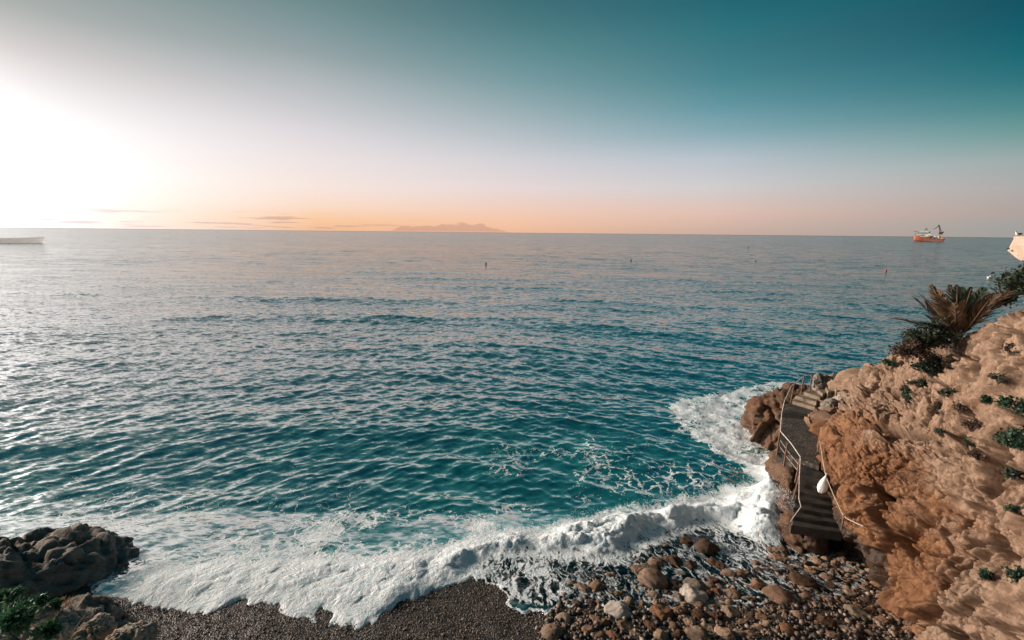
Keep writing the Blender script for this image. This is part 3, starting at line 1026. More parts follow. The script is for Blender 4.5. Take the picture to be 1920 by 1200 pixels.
# keep the rock off the stair
stair_line = np.array([W(1530, 985, 1.5)[:2], W(1520, 868, 2.9)[:2], W(1500, 784, 2.9)[:2], W(1520, 742, 3.6)[:2], W(1545, 727, 4.0)[:2], W(1600, 722, 4.4)[:2]])
dst = np.full(len(pts), 9.0)
for a_, b_ in zip(stair_line[:-1], stair_line[1:]):
    e_ = b_ - a_
    tt_ = np.clip(((pts[:, :2] - a_) @ e_) / (e_ @ e_), 0, 1)
    dst = np.minimum(dst, np.linalg.norm(pts[:, :2] - a_ - tt_[:, None] * e_, axis=1))
h = np.where(h > 0, h * (0.45 + 0.55 * sstep(0.6, 1.9, dst)), h)
pts2 = pts + Nn.reshape(-1, 3) * h[:, None]
iu = np.arange(len(pts)).reshape(G.shape[:2])
fc = np.stack([iu[:-1, :-1], iu[:-1, 1:], iu[1:, 1:], iu[1:, :-1]], -1).reshape(-1, 4)
if flip:
    fc = fc[:, ::-1]
me = mesh_from('cliff', pts2, fc, M_CLIFF, False)
stair_xy = np.array([11.6, 16.0])
ds_ = np.sqrt(((pts2[:, :2] - stair_xy) ** 2).sum(1))
iron = sstep(6.8, 2.6, pts2[:, 2] + 0.2 * (ds_ - 2)) * sstep(7.5, 3.0, ds_) * 0.9 + 0.12
wet = sstep(1.7, 0.7, pts2[:, 2]) * sstep(4.5, 1.5, ds_) + 0.9 * sstep(0.75, 0.35, pts2[:, 2]) + sstep(2.5, 1.6, pts2[:, 2]) * sstep(2.6, 1.6, np.sqrt(((pts2[:, :2] - np.array([11.6, 15.0])) ** 2).sum(1)))  # wet rock; last term also darkens the gully for its dark cavities
attr(me, 'iron', iron)
attr(me, 'wet', np.clip(wet, 0, 1))
tag(link('cliff', me), kind='structure')
CLIFF_G = pts2.reshape(G.shape)
CAMP = np.array([0, 0, CAM_H])
_cl = (pts2 - CAMP) @ CM            # camera coords
_dep = -_cl[:, 2]
_px = 960 + _cl[:, 0] / _dep * FOC
_py = 600 - _cl[:, 1] / _dep * FOC


def on_cliff(px, py):
    """nearest cliff surface point on a photo sight line"""
    d2 = (_px - px) ** 2 + (_py - py) ** 2
    d2[_dep < 1] = 1e9
    c = np.argsort(d2)[:12]
    return pts2[c[np.argmin(_dep[c])]]


# ------------------------------------------------------------------ lumps of rock


def lump(name, center, size, mat, sub=5, k=0, rot=(0, 0, 0), amps=(0.22, 0.10, 0.035), sizes=(0.9, 0.4, 0.15), flat=0.0, parent=None, stretch=None):
    v, f = ICO[sub]
    sz = np.array(size)
    p = v * sz
    n = v / sz
    n /= np.linalg.norm(n, axis=1, keepdims=True)
    sc = sz.mean()
    hh = rock_disp(p / sc + k * 3.7, sizes, amps, k * 17 + 2000, stretch, 0.9, 0.03, 1.0, 3.6, 0.25) * sc
    p = p + n * hh[:, None]
    rm = np.array(Matrix.Rotation(rot[2], 3, 'Z') @ Matrix.Rotation(rot[1], 3, 'Y') @ Matrix.Rotation(rot[0], 3, 'X'))
    p = p @ rm.T
    me = mesh_from(name, p, f, mat, False)
    return link(name, me, parent, tuple(center))


# round sea-stack rock beside the landing
c = W(1462, 800, 0.2)
o = lump('boulder', (15.75, 24.9, 0.9), (1.75, 1.7, 2.25), M_BROWNROCK, 6, 1, (0.15, 0.1, 0.3), stretch=np.array([[1.3, 0.3, 0], [0, 1.3, 0.2], [0.5, 0, 0.5]]))
tag(o, 'rounded brown sea-worn boulder rising from white foam beside the upper stair', 'boulder')
# big dark boulder at the left edge
o = lump('boulder', (-16.35, 13.1, -0.55), (3.75, 2.6, 2.3), M_DARKROCK, 6, 2, (0.0, 0.02, 0.18), amps=(0.065, 0.045, 0.022), sizes=(0.7, 0.26, 0.1), stretch=np.array([[0.9, 0.2, 0.25], [0, 1.0, 0.2], [-0.3, 0, 1.5]]))
tag(o, 'huge dark grey cracked boulder between the shingle beach and the surf', 'boulder')
o = lump('boulder', (-12.0, 11.0, 0.75), (1.5, 0.8, 0.8), M_DARKROCK, 5, 3, (0.0, 0.1, -0.3), amps=(0.16, 0.08, 0.03))
tag(o, 'lower grey slab of rock leaning at the shingle side of the huge dark boulder', 'boulder')
# rocks by the upper stair
o = lump('boulder', P(1556, 764, 22.0), (0.34, 0.4, 0.42), M_DARKROCK, 5, 4, (0.2, 0.35, 0.2))
tag(o, 'upright dark weathered rock between the stair turn and the cliff face', 'boulder')
o = lump('boulder', P(1582, 757, 21.8), (0.40, 0.4, 0.36), M_PALEROCK, 5, 5, (0.1, 0.5, 0.3))
tag(o, 'pale grey leaning rock just right of the upright dark rock by the stair', 'boulder')
o = lump('boulder', P(1538, 786, 21.3), (0.34, 0.4, 0.45), M_BROWNROCK, 5, 6, (0.3, 0.2, 0.6))
tag(o, 'dark brown broken rock at the right end of the lowest upper steps', 'boulder')
o = lump('rock_ridge', P(1572, 718, 24.6), (1.35, 0.4, 0.36), M_DARKROCK, 5, 7, (0.0, 0.05, 0.0))
tag(o, 'long low dark rock ridge edging the seaward side of the top winding steps', 'rock')

# ------------------------------------------------------------------ stone stair
stair = empty('stone_stair', W(1500, 830, 2.9))
tag(stair, 'worn stone stair and pebbled landing descending the cliff foot into the surf', 'stair')
SL = Vector(stair.location)
m, t = new_mat('pebbled_concrete')
geo = t.n('ShaderNodeNewGeometry')
pos = geo.outputs['Position']
vz = t.n('ShaderNodeTexVoronoi')
t.l(pos, vz.inputs['Vector'])
vz.inputs['Scale'].default_value = 11.0
sp = t.n('ShaderNodeSeparateColor')
t.l(vz.outputs['Color'], sp.inputs[0])
peb = t.math('MULTIPLY', t.mapr(vz.outputs['Distance'], 0.34, 0.22), t.mapr(sp.outputs[0], 0.62, 0.7))
c = t.mix(t.mapr(t.noise(pos, 3.0, 5.0), 0.3, 0.7), (0.040, 0.033, 0.028, 1), (0.085, 0.068, 0.055, 1))
c = t.mix(peb, c, t.mix(sp.outputs[1], (0.24, 0.18, 0.13, 1), (0.46, 0.38, 0.30, 1)))
pp = t.n('ShaderNodeBsdfPrincipled')
t.l(c, pp.inputs['Base Color'])
pp.inputs['Roughness'].default_value = 0.75
bp = t.n('ShaderNodeBump')
bp.inputs['Strength'].default_value = 0.8
bp.inputs['Distance'].default_value = 0.02
t.l(t.math('ADD', peb, t.math('MULTIPLY', t.noise(pos, 20.0, 4.0), 0.6)), bp.inputs['Height'])
t.l(bp.outputs[0], pp.inputs['Normal'])
oo = t.n('ShaderNodeOutputMaterial')
t.l(pp.outputs[0], oo.inputs[0])
M_LAND = m


def rough_slab(name, poly, z0_, z1_, mat, parent, nseg=5, jag=0.025, seed=0):
    """polygonal slab with worn, uneven edges"""
    rng = random.Random(seed)
    pts_ = []
    n = len(poly)
    for i in range(n):
        a, b = np.array(poly[i]), np.array(poly[(i + 1) % n])
        for s in range(nseg):
            q = a + (b - a) * s / nseg
            pts_.append((q[0] + rng.uniform(-jag, jag), q[1] + rng.uniform(-jag, jag)))
    ar = sum(pts_[i][0] * pts_[(i + 1) % len(pts_)][1] - pts_[(i + 1) % len(pts_)][0] * pts_[i][1] for i in range(len(pts_)))
    if ar < 0:
        pts_ = pts_[::-1]
    N_ = len(pts_)
    cx = sum(p[0] for p in pts_) / N_
    cy = sum(p[1] for p in pts_) / N_
    vs = []
    for (x, y) in pts_:
        vs.append((x, y, z0_))
    for (x, y) in pts_:
        vs.append((x, y, z1_ - 0.03 + rng.uniform(-0.012, 0.006)))
    for (x, y) in pts_:
        k = 0.03 / max(0.2, math.hypot(x - cx, y - cy))
        vs.append((x + (cx - x) * k, y + (cy - y) * k, z1_ + rng.uniform(-0.008, 0.004)))
    fs = []
    for r_ in range(2):
        for i in range(N_):
            j = (i + 1) % N_
            fs.append((r_ * N_ + i, r_ * N_ + j, (r_ + 1) * N_ + j, (r_ + 1) * N_ + i))
    fs.append(tuple(range(2 * N_, 3 * N_)))
    fs.append(tuple(range(N_))[::-1])
    vs = [(x - SL.x, y - SL.y, z - SL.z) for x, y, z in vs]
    return link(name, mesh_from(name, vs, fs, mat), parent)


zl = 2.9
A_ = lambda px, py, z: tuple(W(px, py, z)[:2])
land = [A_(1458, 848, zl), A_(1502, 862, zl), A_(1536, 874, zl), A_(1546, 840, zl), A_(1542, 800, zl), A_(1522, 788, zl), A_(1467, 781, zl)]
rough_slab('landing', land, zl - 0.45, zl, M_LAND, stair, 6, 0.02, 1)
# upper steps: front edge left, front edge right, height
UP = [((1467, 781), (1522, 789), 2.9), ((1468, 772), (1522, 781), 3.07), ((1474, 762), (1524, 773), 3.24), ((1484, 751), (1528, 764), 3.41), ((1492, 742), (1531, 754), 3.58), ((1505, 734), (1538, 745), 3.75),
      ((1523, 723), (1543, 738), 3.92), ((1544, 720), (1553, 734), 4.09), ((1563, 719), (1568, 733), 4.26), ((1585, 717), (1580, 732), 4.43), ((1612, 714), (1612, 730), 4.43)]
for i in range(1, len(UP) - 1):
    a, b = UP[i], UP[i + 1]
    z = a[2]
    poly = [A_(*a[0], z), A_(*a[1], z), A_(*b[1], z), A_(*b[0], z)]
    # let the tread run under the next riser
    q = np.array(poly)
    q[2] += (q[2] - q[1]) * 0.12
    q[3] += (q[3] - q[0]) * 0.12
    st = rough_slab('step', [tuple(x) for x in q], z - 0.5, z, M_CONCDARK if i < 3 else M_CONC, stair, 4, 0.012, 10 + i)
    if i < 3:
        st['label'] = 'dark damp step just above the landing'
# lower flight, running down into the spray
topL, topR = np.array(A_(1501, 861, zl)), np.array(A_(1538, 873, zl))
botL, botR = np.array(A_(1484, 982, 1.5)), np.array(A_(1578, 996, 1.5))
NS = 8
for i in range(NS):
    f0, f1_ = i / NS, (i + 1.25) / NS
    z = zl - (i + 1) * (1.4 / NS)
    poly = [topL + (botL - topL) * f0, topR + (botR - topR) * f0, topR + (botR - topR) * f1_, topL + (botL - topL) * f1_]
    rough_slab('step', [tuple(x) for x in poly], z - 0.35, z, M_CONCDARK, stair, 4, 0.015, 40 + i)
# masonry foot carrying the landing and the flight
fv = []
foot = lump('rock_footing', tuple(np.array(P(1492, 850, 19.2)) * [1, 1, 0] + [0.35, 0.6, 0.95] - np.array(SL)), (0.7, 1.8, 1.7), M_BROWNROCK, 5, 8, (0, 0, -0.55), amps=(0.14, 0.08, 0.03), parent=stair)
foot2 = lump('rock_footing', tuple(np.array([11.35, 15.75, 0.45]) - np.array(SL)), (0.85, 0.85, 0.95), M_BROWNROCK, 5, 9, (0, 0, 0.2), amps=(0.18, 0.09, 0.03), parent=stair)
foot3 = lump('rock_footing', tuple(np.array(W(1500, 765, 2.2)) - np.array(SL)), (1.2, 1.3, 1.35), M_BROWNROCK, 5, 10, (0, 0, -0.4), amps=(0.14, 0.08, 0.03), parent=stair)

# ------------------------------------------------------------------ railings
rail = empty('handrail', W(1458, 848, 2.9))
tag(rail, 'white-topped rusty handrail along the seaward edge of the stair and landing', 'handrail')
RL = Vector(rail.location)


def rel(p, o):
    return tuple(np.array(p) - np.array(o))


def top_at(px, py, base):
    """point on the sight line of (px,py) straight above base (same depth)"""
    d = ray(px, py)
    dep = ((np.array(base) - CAMP) @ CM)[2] * -1
    return P(px, py, dep)


posts = [((1519, 728), (1523, 702), 3.92), ((1502, 734), (1508, 705), 3.75), ((1483, 751), (1489, 722), 3.41), ((1457, 849), (1463, 808), 2.9), ((1470, 869), (1477, 830), 2.85), ((1492, 899), (1501, 857), 2.6), ((1488, 930), (1499, 893), 2.2)]
tops = []
for b_, t_, z in posts:
    pb_ = W(*b_, z)
    pt_ = top_at(*t_, pb_)
    tops.append(pt_)
    mb = MB()
    mb.tube([rel(pb_ - np.array([0, 0, 0.15]), RL), rel(pt_, RL)], 0.035, 8)
    mb.build('post', M_RUST, rail)
tp = [tops[0], tops[1], top_at(1484, 724, tops[2]), P(1471, 752, 20.6), P(1466, 775, 20.0), tops[3]]
mb = MB()
mb.tube([rel(q, RL) for q in tp], 0.021, 8)
mb.build('top_rail', M_RAIL, rail)
mb = MB()
mb.tube([rel(tops[3], RL), rel(P(1484, 832, 18.5), RL), rel(tops[5], RL)], 0.021, 8)
mb.build('top_rail', M_RAIL, rail)
for dz in (0.36, 0.62):
    mb = MB()
    a_, b2 = tops[3] - np.array([0, 0, dz]), tops[5] - np.array([0, 0, dz])
    mid = (a_ + b2) / 2 - np.array([0, 0, 0.04])
    mb.tube([rel(a_, RL), rel(mid, RL), rel(b2, RL)], 0.012, 6)
    mb.build('wire', M_ROPE, rail)
mb = MB()
lr = [tops[5], P(1499, 893, 17.4), P(1498, 935, 17.0), P(1502, 950, 16.7), P(1482, 978, 16.5)]
mb.tube([rel(q, RL) for q in lr], 0.017, 8)
mb.build('top_rail', M_RAIL, rail)

rope = empty('rope_handrail', P(1583, 968, 16.0))
tag(rope, 'slack rope handrail strung down the cliff face beside the lower steps', 'rope')
RO = rope.location
rp = [(1537, 826, 17.6), (1541, 850, 17.3), (1548, 889, 16.7), (1558, 916, 16.4), (1570, 943, 16.2), (1583, 968, 16.0), (1600, 978, 15.7), (1619, 987, 15.4)]
def hung(px, py, t_):
    dc = -((on_cliff(px, py) - CAMP) @ CM)[2]
    return P(px, py, min(t_, dc - 0.32))


rpw = catmull(np.array([hung(*q) for q in rp]), 24)
mb = MB()
mb.tube([rel(q, RO) for q in rpw], 0.018, 6)
mb.build('rope', M_ROPE, rope)
mb = MB()
mb.tube([rel(hung(1583, 968, 16.0) + np.array([0, 0, 0.03]), RO), rel(hung(1583, 968, 16.0) - np.array([0.0, -0.03, 0.55]), RO)], 0.03, 8)
mb.build('post', M_RUST, rope)
mb = MB()
mb.tube([rel(hung(1537, 826, 17.6) + np.array([0, 0, 0.03]), RO), rel(hung(1537, 826, 17.6) - np.array([0.0, -0.03, 0.5]), RO)], 0.025, 8)
mb.build('post', M_RUST, rope)

# white sack tied to the rope
bag = empty('sack', tuple(np.array(hung(1547, 889, 16.7)) + np.array([-0.02, -0.08, 0])))
tag(bag, 'bulging white sack tied to the rope handrail above the lower steps', 'bag')
BO = np.array(bag.location)
ring = []
seg = 18
prof = [(0.0, 0.02), (0.05, 0.035), (0.12, 0.075), (0.25, 0.125), (0.42, 0.165), (0.56, 0.17), (0.66, 0.13), (0.72, 0.06), (0.735, 0.0)]
vs, fs = [], []
for i, (dz, r_) in enumerate(prof):
    for s in range(seg):
        a = 2 * math.pi * s / seg
        wr = 1 + 0.11 * math.sin(5 * a + dz * 6) + 0.05 * math.sin(9 * a + 2) * (1 - dz)
        vs.append((r_ * wr * math.cos(a) - 0.12 * dz, r_ * wr * math.sin(a) * 0.85, -dz * 0.98))
for i in range(len(prof) - 1):
    for s in range(seg):
        s2 = (s + 1) % seg
        fs.append((i * seg + s, (i + 1) * seg + s, (i + 1) * seg + s2, i * seg + s2))
link('sack_body', mesh_from('sack_body', vs, fs, M_BAG, True), bag)
mb = MB()
mb.tube([(0, 0, 0.03), (0.03, 0.0, 0.07), (0.09, 0.0, 0.02)], 0.022, 6, 0.006)
mb.tube([(0, 0, 0.03), (-0.02, -0.02, 0.09), (-0.04, -0.02, 0.12)], 0.022, 6, 0.006)
mb.build('knot', M_BAG, bag)

# ------------------------------------------------------------------ cobbles on the shore
TMPL = {}
rngt = np.random.default_rng(5)


def cobble_mesh(i, rounded):
    v, f = ICO[4]
    rng = np.random.default_rng(100 + i)
    p = v.copy()
    ncut = 5 if rounded else 9
    for _ in range(ncut):
        d = rng.normal(size=3)
        d /= np.linalg.norm(d)
        c_ = rng.uniform(0.42, 0.75) if not rounded else rng.uniform(0.62, 0.88)
        s = p @ d
        ex = np.maximum(0, s - c_)
        p -= d[None] * (ex * 0.94)[:, None]
    q = p + 13.1 * i
    n = p / np.linalg.norm(p, axis=1, keepdims=True)
    amp = 0.6 if rounded else 1.2
    p += n * (amp * rock_disp(q, (0.8, 0.35), (0.15, 0.085), 3000 + 31 * i, None, 0.7, 0.025))[:, None]
    p /= np.abs(p).max(0)
    return p, f


TP = [cobble_mesh(i, i % 2 == 0) for i in range(16)]


def get_mesh(i, tone):
    if (i, tone) not in TMPL:
        p, f = TP[i]
        TMPL[(i, tone)] = mesh_from('cobble', p, f, M_COB[tone], True)
    return TMPL[(i, tone)]


HAND = []
Z3 = lambda x, y: (1000 + x / 3.84, 1000 + y / 3.84)
for x, y, w_, h_, tn_ in ((868, 203, 105, 80, 'b'), (765, 272, 110, 65, 'b'), (875, 262, 80, 55, 'd'), (1000, 195, 130, 100, 'd'), (870, 345, 200, 100, 'b'), (1010, 380, 130, 100, 'd'), (1130, 235, 80, 100, 'd'), (1045, 295, 90, 60, 'g'), (1165, 385, 130, 80, 'g'), (1150, 455, 170, 75, 'p'),
                          (1260, 115, 160, 60, 'd'), (1300, 220, 130, 80, 'd'), (1400, 300, 110, 75, 'b'), (1510, 300, 130, 90, 'b'), (1365, 355, 75, 50, 'b'), (1480, 370, 80, 60, 'd'), (1610, 370, 110, 100, 'o'), (1570, 412, 90, 60, 'b'), (1440, 445, 110, 80, 'b'), (1310, 420, 90, 80, 'o'), (1410, 503, 60, 70, 't'),
                          (1550, 485, 100, 90, 'b'), (1290, 345, 80, 80, 'd'), (1240, 440, 80, 60, 'd'), (275, 365, 75, 75, 'b'), (350, 415, 110, 65, 'b'), (475, 390, 120, 85, 'b'), (455, 330, 90, 50, 'd'), (560, 305, 80, 45, 't'), (625, 445, 105, 95, 'b'), (405, 510, 100, 60, 'd'), (470, 475, 60, 40, 'd'),
                          (470, 560, 90, 60, 'b'), (610, 570, 170, 105, 'p'), (220, 625, 110, 90, 'p'), (100, 600, 65, 50, 't'), (125, 715, 140, 110, 'b'), (460, 640, 145, 100, 'b'), (385, 705, 90, 95, 't'), (270, 735, 90, 60, 'b'), (475, 740, 100, 60, 'b'), (570, 755, 100, 50, 'o'), (700, 500, 80, 90, 'b'),
                          (795, 525, 110, 100, 'b'), (850, 455, 110, 90, 'b'), (950, 505, 70, 95, 'b'), (1035, 460, 70, 80, 'b'), (955, 435, 80, 70, 'd'), (915, 585, 150, 110, 'o'), (1055, 570, 80, 90, 't'), (1190, 515, 90, 65, 'b'), (1290, 530, 70, 50, 'b'), (1200, 590, 110, 80, 'd'), (1315, 600, 90, 80, 'd'),
                          (1425, 570, 110, 80, 'b'), (1510, 550, 70, 50, 'b'), (1560, 605, 90, 60, 'd'), (1120, 655, 80, 90, 'b'), (1015, 670, 90, 70, 'b'), (1240, 675, 100, 85, 't'), (1380, 720, 120, 110, 't'), (1510, 650, 100, 60, 'b'), (1620, 690, 100, 40, 't'), (1545, 725, 110, 60, 'b'), (1470, 720, 90, 70, 'b'),
                          (1660, 580, 90, 60, 'b'), (1770, 470, 180, 80, 'b'), (1890, 600, 100, 65, 't'), (1830, 700, 120, 80, 'o'), (1750, 655, 80, 50, 'b'), (650, 680, 110, 90, 'b'), (720, 650, 70, 45, 't'), (745, 735, 90, 60, 'b'), (840, 690, 110, 100, 'd'), (925, 740, 120, 50, 't'), (1060, 745, 140, 50, 'd'),
                          (1180, 750, 150, 45, 'b'), (905, 655, 50, 40, 'b'), (770, 390, 80, 40, 'g'), (930, 90, 80, 50, 'b'), (1090, 60, 90, 60, 'd'), (1765, 195, 100, 40, 't'), (1880, 350, 90, 50, 'b'), (755, 200, 80, 55, 'g'), (1710, 130, 70, 40, 'b'), (560, 720, 60, 50, 'd'), (800, 600, 60, 50, 'd')):
    HAND.append((*Z3(x, y), w_ / 3.84, h_ / 3.84, tn_))
Z4 = lambda x, y: (1400 + x / 3.692, 950 + y / 3.692)
for x, y, w_, h_, tn_ in ((205, 315, 110, 45, 'b'), (475, 360, 50, 50, 't'), (515, 382, 35, 25, 'b'), (465, 410, 50, 40, 'b'), (520, 432, 60, 32, 't'), (400, 525, 160, 75, 'd'), (410, 578, 110, 60, 'b'), (395, 635, 110, 75, 'b'), (535, 640, 100, 80, 'b'), (435, 690, 50, 55, 'b'), (540, 700, 90, 60, 'b'),
                          (340, 765, 100, 75, 't'), (520, 805, 150, 90, 'd'), (610, 802, 65, 50, 't'), (690, 865, 130, 80, 'b'), (760, 740, 130, 90, 'g'), (905, 802, 120, 80, 'o'), (1005, 642, 70, 50, 'b'), (935, 635, 70, 60, 'b'), (840, 545, 60, 45, 'b'), (760, 582, 75, 45, 't'), (990, 690, 90, 35, 't'),
                          (690, 665, 80, 32, 'b'), (1050, 732, 36, 40, 't'), (400, 885, 90, 60, 'b'), (570, 888, 110, 80, 'b'), (855, 742, 80, 60, 'd'), (930, 762, 60, 40, 'd'), (820, 687, 40, 30, 'b'), (550, 500, 90, 40, 'b'), (290, 828, 70, 50, 'b'), (640, 580, 60, 40, 'b'), (610, 620, 50, 40, 'b'), (800, 460, 40, 50, 't'),
                          (700, 780, 60, 40, 'd'), (1000, 800, 50, 40, 'b'), (1060, 820, 60, 40, 'b'), (960, 890, 80, 50, 'b'), (1090, 870, 60, 50, 't'), (830, 880, 90, 50, 'b'), (740, 560, 50, 40, 'b'), (870, 600, 50, 35, 't')):
    HAND.append((*Z4(x, y), w_ / 3.692, h_ / 3.692, tn_))

rocks = []
for px, py, wpx, hpx, tone in HAND:
    p = WB(px, py + hpx * 0.2)
    dep = -((p - CAMP) @ CM)[2]
    rx = 0.5 * wpx / FOC * dep * 1.3
    rz = 0.5 * hpx / FOC * dep
    rocks.append([p[0], p[1], rx, rx * random.uniform(0.75, 0.95), max(0.55 * rx, min(rz * 1.0, rx * 1.05)), tone, True, px, py])
# smaller ones filling the pile
fillpoly = polyW([(1040, 1185), (1090, 1130), (1200, 1100), (1330, 1095), (1420, 1060), (1520, 1060), (1580, 1020), (1640, 1075), (1700, 1150), (1724, 1205), (1020, 1205)], WB)
lo, hi = fillpoly.min(0), fillpoly.max(0)
rf = np.random.default_rng(21)
tries = 0
while len(rocks) < 296 and tries < 60000:
    tries += 1
    q = rf.uniform(lo, hi)
    if sdist(q[None], fillpoly)[0] < 0.02:
        continue
    r_ = rf.uniform(0.13, 0.25)
    if min((q[0] - k[0]) ** 2 + (q[1] - k[1]) ** 2 - (0.62 * (k[2] + r_)) ** 2 for k in rocks) < 0:
        continue
    c_ = (np.array([q[0], q[1], BEACH_C - BEACH_S * q[1]]) - CAMP) @ CM
    px, py = 960 - c_[0] / c_[2] * FOC, 600 + c_[1] / c_[2] * FOC
    if not (0 < px < 1920 and py < 1198):
        continue
    tone = rf.choice(list('bbbbddtto'))
    rocks.append([q[0], q[1], r_, r_ * rf.uniform(0.7, 0.95), r_ * rf.uniform(0.55, 0.8), str(tone), False, px, py])
LAND = [((1159, 1148), 'largest pale stone', 'largest pale cream boulder on the beach, smooth and oval, beside brown cobbles'),
        ((1299, 1118), 'long pale flat stone', 'long smooth pale stone lying flat at the foam line among dark cobbles'),
        ((1226, 1090), 'long brown rock in foam', 'long ridged brown rock standing in white foam, broadest of the cobbles awash'),
        ((1263, 1099), 'big black-brown block', 'big angular black-brown block beside the long brown rock in foam'),
        ((1419, 1096), 'knobbly orange rock', 'knobbly orange pitted rock at the inner edge of the surf'),
        ((1238, 1152), 'two-tone orange boulder', 'broad two-tone orange and grey boulder in the middle of the cobbles'),
        ((1032, 1186), 'big brown corner boulder', 'big squarish brown boulder at the beginning of the cobbles beside the shingle'),
        ((1461, 1122), 'wide brown slab', 'wide low brown slab with rough top at the right of the wet cobbles'),
        ((1492, 1157), 'round tan cobble', 'round smooth tan cobble lying among small dark stones near the cliff'),
        ((1606, 1150), 'grey tilted slab', 'tilted grey slab half buried in pebbles below the cliff'),
        ((1645, 1167), 'orange block by cliff', 'chunky orange block near the foot of the cliff'),
        ((1359, 1187), 'tall tan stone', 'tall tan upright stone at the bottom of the cobble pile'),
        ((1328, 1030), 'dark rock in backwash', 'dark wet rock lying farthest out in the streaky backwash'),
        ((1120, 1165), 'rounded brown hump', 'rounded brown hump of rock below the largest pale stone'),
        ((1057, 1163), 'pale cap stone', 'pale rounded stone with brown side standing alone at the shingle edge'),
        ((1508, 1092), 'dark tabular rock', 'dark flat-topped rock among foam threads near the stair foot'),
        ((1673, 1123), 'brown twin by cliff', 'reddish brown stone against the foot of the cliff'),
        ((1540, 1168), 'dark wedge rock', 'large dark wedge-shaped rock low in the pile beside tan cobbles')]
lm = []
for (lx, ly), nm, lab in LAND:
    i = min(range(len(HAND)), key=lambda j: (rocks[j][7] - lx) ** 2 + (rocks[j][8] - ly) ** 2)
    lm.append((i, nm, lab))
lm_i = {i: (nm, lab) for i, nm, lab in lm}
ORD = ['nearest', 'second', 'third', 'fourth', 'fifth', 'sixth', 'seventh', 'eighth', 'ninth', 'tenth', 'eleventh', 'twelfth', 'thirteenth', 'fourteenth', 'fifteenth']
TONE = dict(b='brown', d='dark brown', o='orange', t='tan', p='pale', g='grey')
buckets = {}
for j, k in enumerate(rocks):
    if j in lm_i:
        continue
    b_ = min(lm, key=lambda q: (rocks[q[0]][7] - k[7]) ** 2 + (rocks[q[0]][8] - k[8]) ** 2)
    dx, dy = k[7] - rocks[b_[0]][7], k[8] - rocks[b_[0]][8]
    if abs(dx) > abs(dy):
        d_ = 'right of' if dx > 0 else 'left of'
    else:
        d_ = 'below' if dy > 0 else 'above'
    buckets.setdefault((b_[0], d_, k[5]), []).append((dx * dx + dy * dy, j))
lab_of = {}
for (bi, d_, tn_), lst in buckets.items():
    lst.sort()
    for n_, (_, j) in enumerate(lst):
        sz = rocks[j][2]
        szw = 'small ' if sz < 0.16 else ('large ' if sz > 0.3 else '')
        only = len(lst) == 1
        which = '' if only else ORD[min(n_, 14)] + ' '
        lab_of[j] = f"{which}{szw}{TONE[tn_]} cobble {d_} the {lm_i[bi][0]} on the beach"
for j, (x, y, rx, ry, rz, tone, hand, px, py) in enumerate(rocks):
    ti = (j * 7) % 16
    if tone == 'p' and ti % 2:
        ti = (ti + 1) % 16
    o = link('cobble', get_mesh(ti, tone))
    zb = BEACH_C - BEACH_S * y
    o.location = (x, y, zb + 0.32 * rz)
    o.scale = (rx, ry, rz)
    o.rotation_euler = (random.uniform(-0.2, 0.2), random.uniform(-0.2, 0.2), random.uniform(-0.5, 0.5))
    tag(o, lm_i[j][1] if j in lm_i else lab_of[j], 'cobble' if rx < 0.32 else 'rock', 'cobbles and rocks on the beach')

# ------------------------------------------------------------------ spray thrown up against the stair
rs = np.random.default_rng(9)
v, f = ICO[1]
NSP = 30000
u_ = rs.random(NSP)
pp_ = np.zeros((NSP, 3))
cloud = ((1450, 935, 1.0, 0.42, 0.42, 0.38, .30), (1464, 890, 1.1, 0.28, 0.45, 0.35, .14), (1435, 985, 0.7, 0.5, 0.32, 0.2, .14), (1474, 950, 1.05, 0.18, 0.3, 0.4, .12), (1400, 925, 0.65, 0.7, 0.25, 0.16, .10), (1300, 938, 0.6, 1.2, 0.22, 0.12, .08), (1150, 970, 0.55, 1.5, 0.25, 0.11, .07), (960, 1010, 0.45, 1.3, 0.22, 0.10, .05))
a_ = 0.0
for (px, py, zz, sx_, sy_, sz_, fr_) in cloud:
    mk = (u_ >= a_) & (u_ < a_ + fr_)
    a_ += fr_
    c_ = W(px, py, zz)
    g_ = rs.normal(size=(mk.sum(), 3))
    g_ *= (0.5 + 0.7 * rs.random((mk.sum(), 1)) ** 2)
    pp_[mk] = c_ + g_ * np.array([sx_, sy_, sz_]) + 0.12 * np.stack([fbm(g_ * 2, 2, 5), fbm(g_ * 2, 2, 6), fbm(g_ * 2, 2, 7)], 1)
pp_[:, 2] = np.maximum(pp_[:, 2], 0.3)
v = np.array([(1, 1, 1), (1, -1, -1), (-1, 1, -1), (-1, -1, 1)], float) * 0.62
f = np.array([(0, 1, 2), (0, 3, 1), (0, 2, 3), (1, 3, 2)])
s = 0.005 + 0.014 * rs.random(NSP) ** 4
V = (v[None] * s[:, None, None] * (1, 1, 1.5) + pp_[:, None]).reshape(-1, 3)
F = (f[None] + (np.arange(NSP) * 4)[:, None, None]).reshape(-1, 3)
M_SPRAY = plain('white_spray', (0.86, 0.88, 0.89), 0.6, 0.03)
tag(link('spray', mesh_from('spray', V, F, M_SPRAY, True)), kind='stuff')

# ------------------------------------------------------------------ plants


